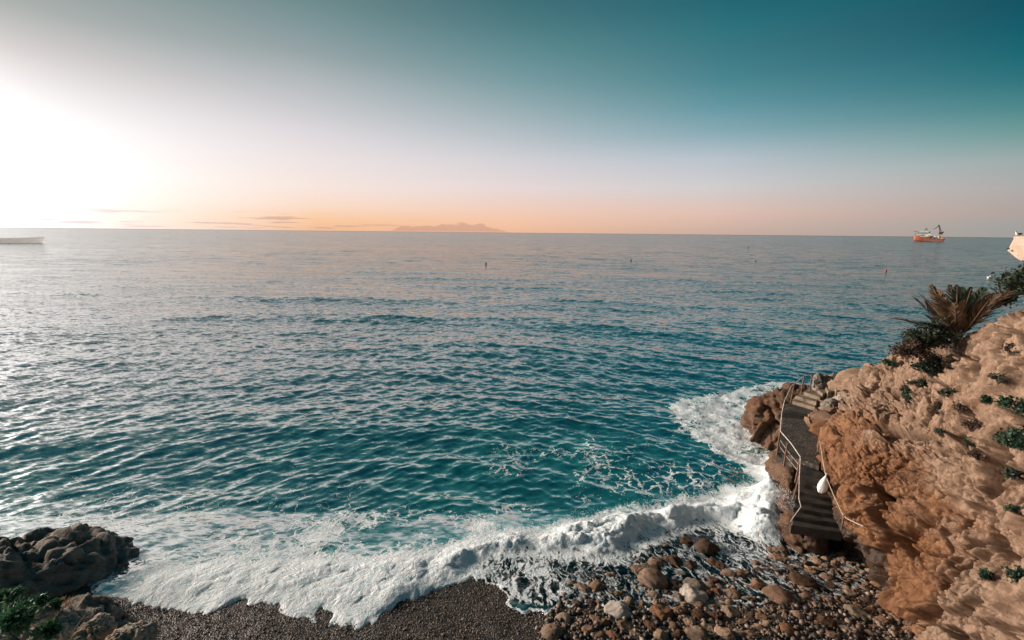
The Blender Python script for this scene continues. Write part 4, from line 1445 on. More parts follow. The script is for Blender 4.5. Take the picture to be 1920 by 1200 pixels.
def leaf_mat(name, a, b, c3, rough=0.55):
    m, t = new_mat(name)
    tn = t.n('ShaderNodeAttribute', attribute_name='tone').outputs['Fac']
    c = t.ramp(tn, [(0.0, a), (0.55, b), (1.0, c3)])
    p = t.n('ShaderNodeBsdfPrincipled')
    t.l(c, p.inputs['Base Color'])
    p.inputs['Roughness'].default_value = rough
    p.inputs['Specular IOR Level'].default_value = 0.3
    tl = t.n('ShaderNodeBsdfTranslucent')
    t.l(c, tl.inputs[0])
    ms = t.n('ShaderNodeMixShader')
    ms.inputs[0].default_value = 0.25
    t.l(p.outputs[0], ms.inputs[1])
    t.l(tl.outputs[0], ms.inputs[2])
    o = t.n('ShaderNodeOutputMaterial')
    t.l(ms.outputs[0], o.inputs[0])
    return m


M_SHRUB = leaf_mat('dark_shrub_leaf', (0.014, 0.024, 0.018), (0.034, 0.050, 0.034), (0.09, 0.095, 0.06))
M_SHRUBDRY = leaf_mat('dry_shrub_leaf', (0.03, 0.022, 0.016), (0.075, 0.05, 0.035), (0.17, 0.11, 0.075))
M_SHRUBG = leaf_mat('green_shrub_leaf', (0.012, 0.032, 0.020), (0.026, 0.064, 0.038), (0.07, 0.115, 0.06))
M_TUFT = leaf_mat('green_tuft_leaf', (0.02, 0.06, 0.035), (0.045, 0.14, 0.07), (0.14, 0.20, 0.09))
M_PALM = leaf_mat('palm_leaflet', (0.045, 0.030, 0.019), (0.13, 0.08, 0.047), (0.28, 0.175, 0.105))
M_PALMG = leaf_mat('palm_green_leaflet', (0.010, 0.028, 0.018), (0.03, 0.055, 0.032), (0.09, 0.085, 0.045))
M_TWIG = plain('dry_twig', (0.20, 0.135, 0.09), 0.85, 0.3, 20.0)
M_STEM = plain('dark_stem', (0.05, 0.035, 0.025), 0.85, 0.3, 20.0)


def shrub(name, center, radii, n, leaf, mat, label, seed, cat='shrub', group='shrubs growing on the cliff', spiky=False, stems=14):
    rng = np.random.default_rng(seed)
    root = empty(name, tuple(center))
    tag(root, label, cat, group)
    rad_ = np.array(radii)
    # clump centres give an uneven outline
    nc_ = max(7, n // 70)
    dirs = rng.normal(size=(nc_, 3))
    dirs[:, 2] = np.abs(dirs[:, 2]) * 0.9
    dirs /= np.linalg.norm(dirs, axis=1, keepdims=True)
    cl_ = dirs * rad_ * rng.uniform(0.35, 1.0, (nc_, 1)) * rng.uniform(0.75, 1.1, (nc_, 1))
    ci = rng.integers(0, nc_, n)
    p = cl_[ci] + rng.normal(size=(n, 3)) * rad_.mean() * 0.17
    if spiky:
        d = p / (np.linalg.norm(p, axis=1, keepdims=True) + 1e-6) + rng.normal(size=(n, 3)) * 0.45
    else:
        d = rng.normal(size=(n, 3)) + p / (np.linalg.norm(p, axis=1, keepdims=True) + 1e-6) * 0.7
    d /= np.linalg.norm(d, axis=1, keepdims=True)
    e = np.cross(d, rng.normal(size=(n, 3)))
    e /= np.linalg.norm(e, axis=1, keepdims=True)
    L = leaf * rng.uniform(0.6, 1.4, (n, 1))
    wd_ = L * (0.13 if spiky else 0.32)
    V = np.stack([p - d * L * 0.5, p + e * wd_, p + d * L * 0.5, p - e * wd_], 1).reshape(-1, 3)
    F = np.arange(4 * n).reshape(n, 4)
    me = mesh_from('foliage', V, F, mat)
    tone = np.clip(hash3(ci, ci * 0, ci * 0, seed) * 0.6 + rng.random(n) * 0.4, 0, 1)
    attr(me, 'tone', np.repeat(tone, 4))
    link('foliage', me, root)
    mb = MB()
    for i in range(stems):
        q = cl_[i % nc_]
        mb.tube([(0, 0, -0.12), tuple(q * 0.45 + rng.normal(size=3) * 0.03), tuple(q)], 0.012, 4, 0.004)
    mb.build('stem', M_STEM, root)
    return root


def cl(px, py, lift=0.0, toward=0.05):
    p = on_cliff(px, py)
    d = CAMP - p
    d /= np.linalg.norm(d)
    return p + d * toward + np.array([0, 0, lift])


SH = [((1702, 660), (0.6, 0.5, 0.5), 1500, 0.10, M_SHRUBDRY, 'brown dry bush on the cliff brow between the pale end rock and the palm', 0.1),
      ((1738, 640), (0.85, 0.6, 0.75), 2600, 0.11, M_SHRUB, 'dark green bush crowding the seaward side of the palm on the cliff brow', 0.15),
      ((1752, 690), (0.65, 0.45, 0.5), 2200, 0.10, M_SHRUB, 'dark bush filling the hollow directly below the palm', 0.1),
      ((1775, 690), (0.35, 0.3, 0.3), 500, 0.10, M_SHRUBDRY, 'small brown dry bush at the foot of the palm against the bare ridge', 0.08),
      ((1668, 684), (0.35, 0.3, 0.22), 420, 0.08, M_SHRUBG, 'green tuft on the outer corner of the cliff brow', 0.05),
      ((1722, 722), (0.3, 0.3, 0.3), 420, 0.08, M_SHRUB, 'dark tuft in the crack below the undergrowth under the palm', 0.05),
      ((1700, 748), (0.28, 0.25, 0.42), 520, 0.08, M_SHRUBG, 'deep green hanging plant in the vertical cleft midway up the cliff', 0.0),
      ((1752, 770), (0.36, 0.3, 0.26), 420, 0.07, M_SHRUBDRY, 'brown withered plant in the hollow right of the hanging green plant', 0.0),
      ((1850, 748), (0.30, 0.28, 0.26), 420, 0.07, M_SHRUBG, 'green plant on the small ledge below the bare upper slabs', 0.0),
      ((1815, 800), (0.32, 0.28, 0.34), 460, 0.07, M_SHRUBDRY, 'greyish dry plant in the middle gully of the cliff', 0.0),
      ((1812, 830), (0.20, 0.2, 0.22), 240, 0.06, M_SHRUBG, 'little green sprig beneath the greyish dry plant in the gully', 0.0),
      ((1905, 765), (0.42, 0.36, 0.34), 900, 0.08, M_SHRUBG, 'dense green shrub at the picture edge, upper of two on the cliff', 0.0),
      ((1900, 832), (0.40, 0.36, 0.5), 1000, 0.08, M_SHRUBG, 'dense green shrub at the picture edge, lower of two on the cliff', 0.0),
      ((1895, 660), (0.22, 0.2, 0.3), 300, 0.06, M_SHRUBDRY, 'thin brown plant in the crack high on the bare slabs', 0.0),
      ((1848, 1078), (0.26, 0.22, 0.14), 320, 0.06, M_SHRUBG, 'low green patch near the bottom of the cliff', 0.0),
      ((1905, 1080), (0.30, 0.26, 0.16), 380, 0.06, M_SHRUBG, 'low green patch at the picture edge near the bottom of the cliff', 0.0),
      ((1690, 733), (0.26, 0.22, 0.2), 360, 0.07, M_SHRUBDRY, 'brown dry plant at the upper left of the cliff face above the hanging green plant', 0.0),
      ((1778, 738), (0.3, 0.25, 0.22), 420, 0.07, M_SHRUB, 'dark low plant just below the brow right of the undergrowth', 0.0),
      ((1800, 772), (0.34, 0.28, 0.22), 480, 0.07, M_SHRUBDRY, 'dry brown cushion plant left of the green plant on the small ledge', 0.0),
      ((1872, 712), (0.2, 0.2, 0.2), 260, 0.06, M_SHRUB, 'dark plant in the joint between the bare upper slabs', 0.0),
      ((1762, 812), (0.18, 0.18, 0.2), 240, 0.06, M_SHRUB, 'dark plant in the crack left of the middle gully', 0.0),
      ((1832, 856), (0.24, 0.2, 0.2), 300, 0.06, M_SHRUBDRY, 'dry plant hanging below the little green sprig in the gully', 0.0),
      ((1900, 888), (0.34, 0.3, 0.3), 600, 0.07, M_SHRUB, 'dark scrub at the picture edge beneath the two dense green shrubs', 0.0),
      ((1905, 958), (0.2, 0.2, 0.2), 260, 0.06, M_SHRUBG, 'small green plant at the picture edge halfway down the lower cliff', 0.0),
      ((1613, 776), (0.10, 0.1, 0.06), 110, 0.05, M_SHRUBG, 'tiny green sprig on the rock above the landing', 0.0)]
for i, (pp_, rr_, n_, lf, mt, lab, lift) in enumerate(SH):
    shrub('shrub', P(*pp_, 16.95) if pp_ in ((1702, 660), (1738, 640), (1752, 690)) else cl(*pp_, lift), rr_, n_, lf, mt, lab, 50 + i)
# shrub standing behind the ridge at the right edge
shrub('shrub', P(1926, 545, 18.5), (1.0, 0.9, 1.15), 3600, 0.14, M_SHRUB, 'tall dark shrub behind the bare ridge below the concrete platform', 90, stems=24)
shrub('shrub', P(1872, 572, 18.0), (0.55, 0.5, 0.4), 900, 0.12, M_SHRUB, 'low dark shrub between the palm and the tall dark shrub on the ridge', 91)

# palm
PB = np.array(P(1790, 655, 17.3))
palm = empty('palm', tuple(PB))
tag(palm, 'stubby palm with half dry brown fronds on the brow of the cliff', 'palm')
Z5 = lambda x, y: (1640 + x / 6.667, 520 + y / 6.667)
FR = [((480, 250), 0.9, 0), ((560, 215), 0.3, 0), ((720, 110), 0.4, 0), ((880, 265), -0.6, 0), ((950, 105), 0.2, 0), ((1030, 110), -0.1, 1), ((1120, 170), 0.5, 1), ((1205, 140), -0.4, 1), ((1365, 135), 0.3, 1), ((1440, 215), -0.5, 0), ((1430, 280), -0.7, 0),
      ((1700, 175), 0.6, 0), ((1440, 415), -0.6, 0), ((190, 510), 0.5, 0), ((600, 890), -0.6, 0), ((640, 480), 0.8, 1), ((1000, 330), -1.0, 0), ((820, 420), -0.9, 0), ((1230, 330), 0.9, 1), ((700, 700), -0.8, 1), ((640, 300), 1.1, 0), ((800, 170), -0.5, 0), ((1080, 130), 0.8, 1), ((1280, 200), 0.9, 1), ((1550, 220), -0.2, 0), ((900, 420), 0.9, 1), ((1110, 300), -0.9, 0), ((520, 560), -0.3, 1)]
mbt = MB()
mbt.tube([(0, 0, -0.4), (0.02, 0, 0.0), (0.0, 0.02, 0.35)], 0.24, 12, 0.17)
trunk = mbt.build('trunk', M_STEM, palm)
rng = np.random.default_rng(77)
for i, (tipz, dd, green) in enumerate(FR):
    tx, ty = Z5(*tipz)
    tip = P(tx, ty, 17.4 + dd) - PB
    b0 = np.array([rng.uniform(-0.1, 0.1), rng.uniform(-0.1, 0.1), 0.3])
    ln = np.linalg.norm(tip - b0)
    droop = 0.13 if abs(tip[0]) > 0.9 else 0.05
    mid = b0 + (tip - b0) * 0.5 + np.array([0, 0, droop * ln])
    tt = np.linspace(0, 1, 15)[:, None]
    curve = (1 - tt) ** 2 * b0 + 2 * tt * (1 - tt) * mid + tt ** 2 * tip
    vs, fs, tone = [], [], []
    nl = 52
    for s_ in range(nl):
        f_ = 0.2 + 0.8 * s_ / (nl - 1)
        q = (1 - f_) ** 2 * b0 + 2 * f_ * (1 - f_) * mid + f_ ** 2 * tip
        tg = 2 * (1 - f_) * (mid - b0) + 2 * f_ * (tip - mid)
        tg /= np.linalg.norm(tg)
        view = np.array([0.3, 0.9, -0.25])
        sd = np.cross(tg, np.array([0, 0, 1.0]) if abs(tg[2]) < 0.85 else np.array([0.2, 1, 0]))
        sd /= np.linalg.norm(sd)
        up = np.cross(sd, tg)
        for sg in (-1, 1):
            L = ln * 0.21 * math.sin(math.pi * min(1, 0.18 + 0.8 * f_)) ** 0.8 * rng.uniform(0.75, 1.1) + 0.05
            d = tg * 0.86 + sd * sg * 0.48 + up * 0.2 + rng.normal(size=3) * 0.09 + np.array([0, 0, -0.10 if not green else 0.0])
            d /= np.linalg.norm(d)
            e = np.cross(d, up)
            e /= np.linalg.norm(e)
            wd_ = 0.019
            base = len(vs)
            vs += [q - e * wd_ * 0.5, q + e * wd_ * 0.5, q + d * L * 0.55 + e * wd_ + np.array([0, 0, -0.0]), q + d * L + np.array([0, 0, -0.05 * L]), q + d * L * 0.55 - e * wd_]
            fs.append((base, base + 1, base + 2, base + 3, base + 4))
            tone += [rng.random()] * 5
    me = mesh_from('frond', vs, fs, M_PALMG if green else M_PALM)
    attr(me, 'tone', tone)
    fo_ = link('frond', me, palm)
    fo_['label'] = 'still green frond' if green else 'dry brown frond'
    mb = MB()
    mb.tube([tuple(q) for q in curve], 0.022, 5, 0.006)
    mb.build('midrib', M_TWIG, fo_)

# ------------------------------------------------------------------ ledge in the lower left corner
LC = []
for q in ([(-160, 1085, 10.2), (-160, 1160, 9.3), (-160, 1260, 8.6), (-160, 1500, 7.6)], [(0, 1112, 9.6), (0, 1170, 8.9), (0, 1260, 8.4), (0, 1500, 7.4)], [(90, 1140, 9.3), (90, 1185, 8.8), (90, 1260, 8.2), (90, 1500, 7.2)], [(190, 1178, 8.9), (190, 1205, 8.6), (190, 1270, 8.1), (190, 1500, 7.0)], [(280, 1204, 8.6), (280, 1225, 8.3), (280, 1290, 7.9), (280, 1500, 6.9)], [(380, 1260, 8.2), (380, 1290, 8.0), (380, 1350, 7.5), (380, 1520, 6.7)]):
    w4 = [P(*k) for k in q]
    LC.append([below(w4[0] + np.array([-0.5, 0.9, 0]), 0.2), off_(w4[0], 0, 0.35, -1.2)] + w4)
GL = surf(LC, 170, 150)
NL = normals(GL)
if NL[80, 80, 2] < 0:
    NL = -NL
pl = GL.reshape(-1, 3)
hl_ = rock_disp(pl, (0.9, 0.4, 0.15), (0.16, 0.08, 0.03), 4000, None, 1.0, 0.03)
pl = pl + NL.reshape(-1, 3) * hl_[:, None]
il = np.arange(len(pl)).reshape(GL.shape[:2])
fl = np.stack([il[:-1, :-1], il[:-1, 1:], il[1:, 1:], il[1:, :-1]], -1).reshape(-1, 4)
tag(link('rock_ledge', mesh_from('rock_ledge', pl, fl, M_PALEROCK)), kind='structure')
for i, (px, py, dpt, sz, lab) in enumerate(((135, 1176, 8.7, (0.36, 0.3, 0.2), 'pale rounded rock on the near ledge behind the dry twigs'), (180, 1184, 8.5, (0.32, 0.3, 0.18), 'pale lumpy rock in the middle of the near ledge'), (245, 1198, 8.3, (0.42, 0.32, 0.16), 'low pale rock at the shingle end of the near ledge'), (82, 1154, 8.8, (0.20, 0.16, 0.13), 'small pale rock wedged between green tufts on the near ledge'))):
    o = lump('boulder', P(px, py, dpt), sz, M_PALEROCK, 5, 20 + i, (0.1, 0.1, 0.4 * i), amps=(0.14, 0.07, 0.03))
    tag(o, lab, 'rock')
for i, (px, py, dpt, rr_, n_, lab) in enumerate(((28, 1165, 8.2, (0.42, 0.36, 0.28), 1500, 'largest green spiky tuft, in the corner of the near ledge'), (72, 1130, 8.8, (0.24, 0.22, 0.14), 600, 'green spiky tuft nearest the dark boulder on the near ledge'), (90, 1186, 8.0, (0.22, 0.2, 0.16), 600, 'green spiky tuft beside the pale rocks at the picture bottom'), (8, 1128, 9.0, (0.26, 0.24, 0.16), 600, 'yellowish green tuft at the picture edge below the dark boulder'), (108, 1134, 8.9, (0.12, 0.12, 0.1), 260, 'smallest green tuft beside the dry twigs on the near ledge'))):
    shrub('tuft', P(px, py, dpt), rr_, n_, 0.13, M_TUFT, lab, 120 + i, 'plant', 'green tufts on the near ledge', True, 8)
tw = empty('dry_branch', P(90, 1190, 7.9))
tag(tw, 'bare dry branch with orange dead leaves on the near ledge beside green tufts', 'branch')
TO = np.array(tw.location)
for pts_ in ([(65, 1205, 7.8), (85, 1178, 8.0), (110, 1150, 8.2), (128, 1130, 8.3), (139, 1114, 8.35)], [(112, 1148, 8.2), (120, 1140, 8.2), (128, 1122, 8.3)], [(135, 1190, 8.2), (150, 1165, 8.3), (167, 1146, 8.4)], [(0, 1200, 7.8), (12, 1197, 7.8), (24, 1192, 7.85)]):
    mb = MB()
    mb.tube([rel(P(*q), TO) for q in pts_], 0.009, 5, 0.003)
    mb.build('twig', M_TWIG, tw)
mb = MB()
rl = random.Random(4)
for i in range(16):
    q = P(118 + rl.uniform(-8, 10), 1136 + rl.uniform(-12, 12), 8.2) - TO
    d = np.array([0.05, 0.02, 0.09]) * rl.uniform(0.7, 1.3)
    mb.add([q, q + d * 0.5 + np.array([0.012, 0, 0]), q + d, q + d * 0.5 - np.array([0.012, 0, 0])], [(0, 1, 2, 3)])
mb.build('dead_leaves', plain('dead_leaf', (0.42, 0.17, 0.06), 0.7, 0.3), tw)

# ------------------------------------------------------------------ concrete platform and gull at the right edge
M_TERR = plain('beige_concrete', (0.46, 0.34, 0.26), 0.85, 0.12, 1.5, bump=0.2)  # even beige of the concrete itself
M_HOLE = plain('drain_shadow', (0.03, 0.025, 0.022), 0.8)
D0 = 26.0
pc = empty('concrete_platform', P(1915, 470, D0))
tag(pc, 'pale concrete platform overhanging the sea at the picture edge with square drain holes', 'platform')
PO = np.array(pc.location)
dirx = np.array([math.cos(R(-40)), math.sin(R(-40)), 0])       # runs away to the right
diry = np.array([-dirx[1], dirx[0], 0])
sil = [(1902, 445), (1893, 462), (1889, 470), (1906, 484), (1921, 492), (1960, 515)]
DP = lambda x: D0 - (x - 1890) * 0.075
front = [P(x, y, DP(x)) - PO for x, y in sil]
mb = MB()
n_ = len(front)
b1 = front + [P(2060, 520, DP(2060)) - PO, P(2060, 447, DP(2060)) - PO]
depth_v = np.array([4.0, 2.2, 0.0])
vs = [tuple(q) for q in b1] + [tuple(q + depth_v) for q in b1]
N2 = len(b1)
fs = [tuple(range(N2)), tuple(range(N2, 2 * N2))[::-1]] + [(i, N2 + i, N2 + (i + 1) % N2, (i + 1) % N2) for i in range(N2)]
mb.add(vs, fs)
mb.build('wall', M_TERR, pc)
mb = MB()
q0 = P(1900, 446.5, DP(1900) - 0.12) - PO
q1 = P(2060, 448, DP(2060) - 0.12) - PO
cap = [q0, q1, q1 + np.array([0, 0, 0.09]), q0 + np.array([0, 0, 0.09])]
vs = [tuple(q) for q in cap] + [tuple(q + depth_v * 1.05) for q in cap]
mb.add(vs, [(0, 1, 2, 3), (7, 6, 5, 4), (0, 4, 5, 1), (1, 5, 6, 2), (2, 6, 7, 3), (3, 7, 4, 0)])
mb.build('coping', M_TERR, pc)
for px, py in ((1892, 465), (1901, 469), (1914, 477.5)):
    c_ = P(px, py, DP(px) - 0.03) - PO
    mb = MB()
    sh = np.array([0.11, 0.0, 0.03])
    q = [c_ - sh - np.array([0, 0.04, 0.05]), c_ + sh - np.array([0, 0.04, 0.05]), c_ + sh + np.array([0.05, -0.04, 0.03]), c_ - sh + np.array([0.05, -0.04, 0.03])]
    vs = [tuple(k) for k in q] + [tuple(k + np.array([0.05, 0.15, 0])) for k in q]
    mb.add(vs, [(0, 1, 2, 3), (7, 6, 5, 4), (0, 4, 5, 1), (1, 5, 6, 2), (2, 6, 7, 3), (3, 7, 4, 0)])
    mb.build('drain_hole', M_HOLE, pc)
# gull: one continuous body with wings folded
gp_ = np.array(P(1907, 444.5, DP(1907) + 0.3))
gull = empty('gull', tuple(gp_))
tag(gull, 'white gull with dark back perched on the concrete platform edge', 'bird')
mb = MB()
mb.tube([(-0.20, 0, 0.285), (-0.165, 0, 0.29), (-0.125, 0, 0.30), (-0.10, 0, 0.27), (-0.09, 0, 0.21), (-0.02, 0, 0.16), (0.07, 0, 0.145), (0.15, 0, 0.15), (0.24, 0, 0.165)], 0.02, 10)
M_WHITEB = plain('white_feather', (0.75, 0.74, 0.72), 0.8, 0.05)
M_GREYB = plain('slate_feather', (0.09, 0.10, 0.12), 0.8, 0.2)
rads = [0.006, 0.026, 0.034, 0.032, 0.045, 0.075, 0.07, 0.045, 0.012]
vv = []
for i, r_ in enumerate(rads):
    ctr = np.mean(np.array(mb.v[i * 10:(i + 1) * 10]), 0)
    for s in range(10):
        vv.append(tuple(ctr + (np.array(mb.v[i * 10 + s]) - ctr) * r_ / 0.02))
mb.v = vv
mb.build('body', M_WHITEB, gull, None, True)
for sg in (-1, 1):
    mb = MB()
    mb.ball((0.07, sg * 0.062, 0.175), (0.14, 0.022, 0.05), 10, 6)
    mb.build('wing', M_GREYB, gull, None, True)
    mb = MB()
    mb.tube([(0.03, sg * 0.03, 0.10), (0.03, sg * 0.03, 0.0), (-0.02, sg * 0.03, 0.0)], 0.008, 5)
    mb.build('leg', plain('gull_leg', (0.5, 0.3, 0.1), 0.6), gull)
mb = MB()
mb.tube([(-0.20, 0, 0.285), (-0.245, 0, 0.275)], 0.010, 6, 0.003)
mb.build('beak', plain('gull_beak', (0.6, 0.35, 0.05), 0.5), gull)

# ------------------------------------------------------------------ ships, boats and buoys
M_ORANGE = plain('orange_hull_paint', (0.30, 0.075, 0.03), 0.5, 0.15, 0.2)
M_DKRED = plain('dark_red_hull', (0.13, 0.025, 0.018), 0.6, 0.2, 0.2)
M_SHIPW = plain('ship_white_paint', (0.78, 0.74, 0.70), 0.5, 0.05, 0.2)
M_SHIPD = plain('ship_dark_glass', (0.012, 0.018, 0.022), 0.3)
M_SHIPG = plain('ship_green_deck', (0.06, 0.11, 0.10), 0.7)
M_CRANE = plain('crane_dark_paint', (0.05, 0.032, 0.026), 0.6, 0.3, 0.3)
M_CRANEY = plain('crane_tan_paint', (0.50, 0.34, 0.24), 0.6, 0.1, 0.3)

SP = W(1740, 453.2, 0.0)
ship = empty('supply_ship', tuple(SP))
tag(ship, 'orange hulled offshore supply ship with white bridge and tall folding crane on the horizon', 'ship')
dist = np.linalg.norm(SP - CAMP)
vd = SP[:2] / np.linalg.norm(SP[:2])
ship.rotation_euler = (0, 0, math.atan2(vd[1], vd[0]) - math.pi / 2)
depth = -((SP - CAMP) @ CM)[2]
KS = 54.0 / FOC * depth / 81.0 * math.sqrt(1 + ((1740 - 960) / FOC) ** 2) * 0.61
ship.scale = (KS, KS, KS * 1.36)
q = 81 / 1040.0
lx = lambda zx: (zx - 940) * q
lz = lambda zy: (800 - zy) * q * 0.92
# hull as stations
st_ = [(415, 572, 0.05, 475), (440, 580, 0.35, 470), (500, 590, 0.75, 490), (620, 600, 1.0, 620), (680, 640, 1.0, 680), (860, 665, 1.0, 860), (1060, 700, 1.0, 1060), (1300, 705, 1.0, 1300), (1420, 690, 0.95, 1400), (1465, 690, 0.85, 1430)]
half = 9.0


def hull(z_lo, z_hi_f, grow):
    vs, fs = [], []
    for zx, zt, bw, zb in st_:
        ztop = lz(zt) * z_hi_f + z_lo * (1 - z_hi_f)
        k = (z_lo + 3) / (lz(zt) + 3)
        xb = lx(zb) + (lx(zx) - lx(zb)) * max(0, min(1, z_lo / max(lz(zt), 1)))
        xt = lx(zb) + (lx(zx) - lx(zb)) * max(0, min(1, ztop / max(lz(zt), 1)))
        for x, z, wf in ((xb, z_lo, 0.88), (xt, ztop, 1.0)):
            vs.append((x, -half * bw * wf * grow, z))
            vs.append((x, half * bw * wf * grow, z))
    n = len(st_)
    for i in range(n - 1):
        a, b = i * 4, (i + 1) * 4
        fs += [(a, b, b + 2, a + 2), (a + 1, a + 3, b + 3, b + 1), (a + 2, b + 2, b + 3, a + 3), (a, a + 1, b + 1, b)]
    fs += [(0, 2, 3, 1), ((n - 1) * 4, (n - 1) * 4 + 1, (n - 1) * 4 + 3, (n - 1) * 4 + 2)]
    return vs, fs


vs, fs = hull(2.6, 1.0, 1.0)
link('hull', mesh_from('hull', vs, fs, M_ORANGE), ship)
vs, fs = hull(-2.0, 0.34, 0.985)
link('lower_hull', mesh_from('lower_hull', vs, fs, M_DKRED), ship)


def sbox(name, x0_, x1_, yt, yb, wdt, mat, parent=ship, taper=1.0, y=0.0):
    mb = MB()
    mb.box(((lx(x0_) + lx(x1_)) / 2, y, (lz(yt) + lz(yb)) / 2), (abs(lx(x1_) - lx(x0_)), wdt, abs(lz(yt) - lz(yb))), 0, taper)
    return mb.build(name, mat, parent)


sbox('deck_house', 560, 900, 565, 610, 15, M_SHIPW)
sbox('deck_house', 600, 985, 525, 563, 15.5, M_SHIPW)
sbox('window_band', 612, 880, 536, 552, 15.7, M_SHIPD)
sbox('window_band', 575, 820, 580, 598, 15.3, M_SHIPD)
sbox('deck_house', 560, 950, 486, 523, 14, M_SHIPG)
sbox('bridge', 580, 900, 436, 484, 13, M_SHIPW, taper=0.92)
sbox('window_band', 590, 880, 456, 470, 13.2, M_SHIPD)
sbox('helideck', 400, 560, 446, 458, 17, M_SHIPG)
mb = MB()
for yy in (-5, 5):
    mb.tube([(lx(470), yy, lz(590)), (lx(500), yy, lz(458))], 0.6, 6)
mb.build('helideck_strut', M_SHIPG, ship)
mb = MB()
mb.tube([(lx(745), -2, lz(436)), (lx(815), 0, lz(335))], 0.7, 6)
mb.tube([(lx(850), 2, lz(436)), (lx(815), 0, lz(335))], 0.7, 6)
mb.tube([(lx(780), 0, lz(380)), (lx(880), 0, lz(370))], 0.4, 6)
mb.build('mast', M_SHIPG, ship)
sbox('funnel', 905, 965, 450, 525, 4, M_SHIPG, y=-5, taper=0.8)
sbox('lifeboat', 690, 760, 566, 592, 17, M_ORANGE)
sbox('cargo_rail', 870, 1060, 650, 690, 17, M_DKRED)
sbox('deck_cargo', 960, 1080, 610, 660, 9, M_CRANE)
sbox('deck_cargo', 1090, 1150, 595, 640, 7, M_SHIPW)
sbox('deck_cargo', 1100, 1190, 655, 700, 12, M_SHIPG)
mb = MB()
mb.tube([(lx(1265), 0, lz(705)), (lx(1268), 0, lz(560))], 3.6, 12)
mb.box((lx(1268), 0, lz(565)), (10, 9, 2.2))
mb.build('crane_pedestal', M_CRANEY, ship)
mb = MB()
mb.box((lx(1300), 0, lz(510)), (9.5, 8, 6))
mb.box((lx(1360), 0, lz(475)), (5, 6, 3))
mb.build('crane_cab', M_CRANE, ship)
mb = MB()
mb.tube([(lx(1275), 0, lz(500)), (lx(1240), 0, lz(370)), (lx(1195), 0, lz(225))], 1.9, 6, 1.3)
mb.tube([(lx(1330), 0, lz(480)), (lx(1270), 0, lz(370)), (lx(1205), 0, lz(225))], 0.7, 6, 0.6)
mb.build('crane_boom', M_CRANE, ship)
mb = MB()
mb.tube([(lx(1195), 0, lz(225)), (lx(1130), 0, lz(320)), (lx(1090), 0, lz(350)), (lx(1040), 0, lz(368))], 1.3, 6, 0.7)
mb.tube([(lx(1180), 0, lz(240)), (lx(1190), 0, lz(330))], 0.35, 4)
mb.build('crane_jib', M_CRANE, ship)
mb = MB()
mb.box((lx(1400), 4, lz(680)), (8, 5, 2.2))
mb.box((lx(1360), -5, lz(685)), (9, 4, 2))
mb.build('deck_winch', M_CRANEY, ship)

# pale motor yacht in the glare
YP = W(12, 456, 0.0)
yacht = empty('motor_yacht', tuple(YP))
tag(yacht, 'long pale motor yacht almost lost in the white sun glare on the sea', 'yacht')
vd = YP[:2] / np.linalg.norm(YP[:2])
yacht.rotation_euler = (0, 0, math.atan2(vd[1], vd[0]) - math.pi / 2)
M_PALEB, t = new_mat('glare_pale_hull')
df = t.n('ShaderNodeBsdfDiffuse')
df.inputs[0].default_value = (0.86, 0.84, 0.83, 1)
tl = t.n('ShaderNodeBsdfTranslucent')  # yacht shell passes backlight, imitating the pale veil of sun glare
tl.inputs[0].default_value = (0.86, 0.84, 0.83, 1)
ms = t.n('ShaderNodeMixShader')
ms.inputs[0].default_value = 0.7
t.l(df.outputs[0], ms.inputs[1])
t.l(tl.outputs[0], ms.inputs[2])
oo = t.n('ShaderNodeOutputMaterial')
t.l(ms.outputs[0], oo.inputs[0])
vs, fs = [], []
Ly = 44.0
for x, bw, zt, in ((-0.55, 0.9, 0.085), (-0.2, 1, 0.085), (0.1, 1, 0.09), (0.3, 0.75, 0.098), (0.42, 0.35, 0.107), (0.5, 0.03, 0.115)):
    xb = x if x < 0.2 else x - (x - 0.2) * 0.22
    for X, z, wf in ((xb, -0.01, 0.85), (x, zt, 1)):
        vs += [(X * Ly, -4 * bw * wf, z * Ly), (X * Ly, 4 * bw * wf, z * Ly)]
for i in range(5):
    a, b = i * 4, i * 4 + 4
    fs += [(a, b, b + 2, a + 2), (a + 1, a + 3, b + 3, b + 1), (a + 2, b + 2, b + 3, a + 3), (a, a + 1, b + 1, b)]
fs += [(0, 2, 3, 1), (20, 21, 23, 22)]
link('hull', mesh_from('hull', vs, fs, M_PALEB), yacht)
mb = MB()
mb.box((-0.30 * Ly, 0, 0.115 * Ly), (0.34 * Ly, 6, 0.06 * Ly), 0, 0.85)
mb.build('deck_house', M_PALEB, yacht)
mb = MB()
mb.box((-0.30 * Ly, 0, 0.118 * Ly), (0.342 * Ly * 0.94, 5.95, 0.018 * Ly))
mb.build('window_band', M_PALEB, yacht)

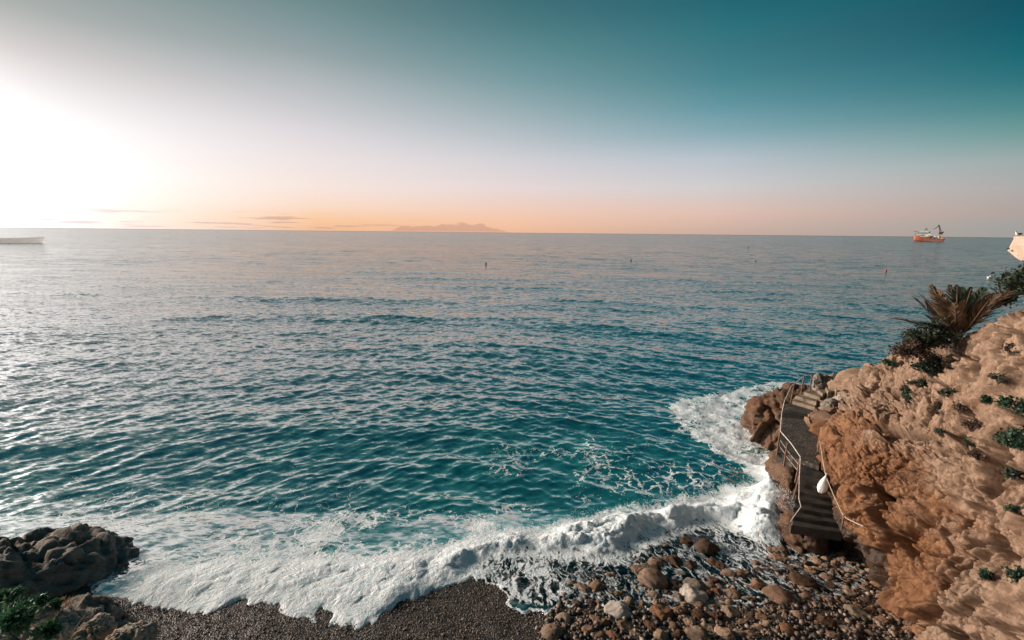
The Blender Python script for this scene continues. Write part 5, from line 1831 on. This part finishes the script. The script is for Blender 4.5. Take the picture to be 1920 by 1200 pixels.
# white motorboat near the cliff
MP = W(1857, 521, 0.0)
boat = empty('motorboat', tuple(MP))
tag(boat, 'small white moored boat on the sea near the cliff-edge shrub', 'boat')
dpt = -((MP - CAMP) @ CM)[2]
Lb = 11.0 / FOC * dpt
vs, fs = [], []
for x, bw, zt in ((-0.5, 0.8, 0.20), (-0.1, 1, 0.19), (0.2, 0.85, 0.22), (0.4, 0.4, 0.26), (0.5, 0.03, 0.29)):
    for X, z, wf in ((x * 0.88, -0.05, 0.6), (x, zt, 1)):
        vs += [(X * Lb, -0.2 * Lb * bw * wf, z * Lb), (X * Lb, 0.2 * Lb * bw * wf, z * Lb)]
for i in range(4):
    a, b = i * 4, i * 4 + 4
    fs += [(a, b, b + 2, a + 2), (a + 1, a + 3, b + 3, b + 1), (a + 2, b + 2, b + 3, a + 3), (a, a + 1, b + 1, b)]
fs += [(0, 2, 3, 1), (16, 17, 19, 18)]
link('hull', mesh_from('hull', vs, fs, M_SHIPW), boat)
mb = MB()
mb.box((0.02 * Lb, 0, 0.27 * Lb), (0.34 * Lb, 0.26 * Lb, 0.14 * Lb), 0, 0.75)
mb.build('cabin', M_SHIPW, boat)
mb = MB()
mb.box((0.02 * Lb, 0, 0.28 * Lb), (0.33 * Lb, 0.265 * Lb, 0.05 * Lb), 0, 0.9)
mb.build('window_band', M_SHIPD, boat)

M_BUOYK = plain('dark_buoy_paint', (0.03, 0.02, 0.02), 0.5)
M_BUOYR = plain('red_buoy_paint', (0.35, 0.06, 0.04), 0.5)
for px, py, wpx, mt, lab in ((911, 495, 3.4, M_BUOYK, 'black marker buoy alone in the middle of the sea, nearest the centre'), (1183, 489, 3.2, M_BUOYK, 'dark marker buoy between the central black buoy and the ship'), (1403, 465, 2.4, M_BUOYR, 'farthest small red-brown buoy just under the horizon left of the ship'), (1417, 490, 2.4, M_BUOYK, 'small dark buoy just below the farthest buoy left of the ship'), (1661, 509, 4.0, M_BUOYR, 'red buoy on the sea below the ship')):
    q = W(px, py, 0.0)
    dpt = -((q - CAMP) @ CM)[2]
    r_ = 0.5 * wpx / FOC * dpt
    b = empty('buoy', tuple(q))
    tag(b, lab, 'buoy', 'marker buoys on the sea')
    mb = MB()
    mb.ball((0, 0, r_ * 0.55), (r_, r_, r_ * 1.05), 12, 8)
    mb.build('float', mt, b, None, True)
    mb = MB()
    mb.tube([(0, 0, r_ * 1.4), (0, 0, r_ * 1.75)], r_ * 0.22, 6)
    mb.ball((0, 0, r_ * 1.8), r_ * 0.3, 8, 5)
    mb.build('top_mark', mt, b)
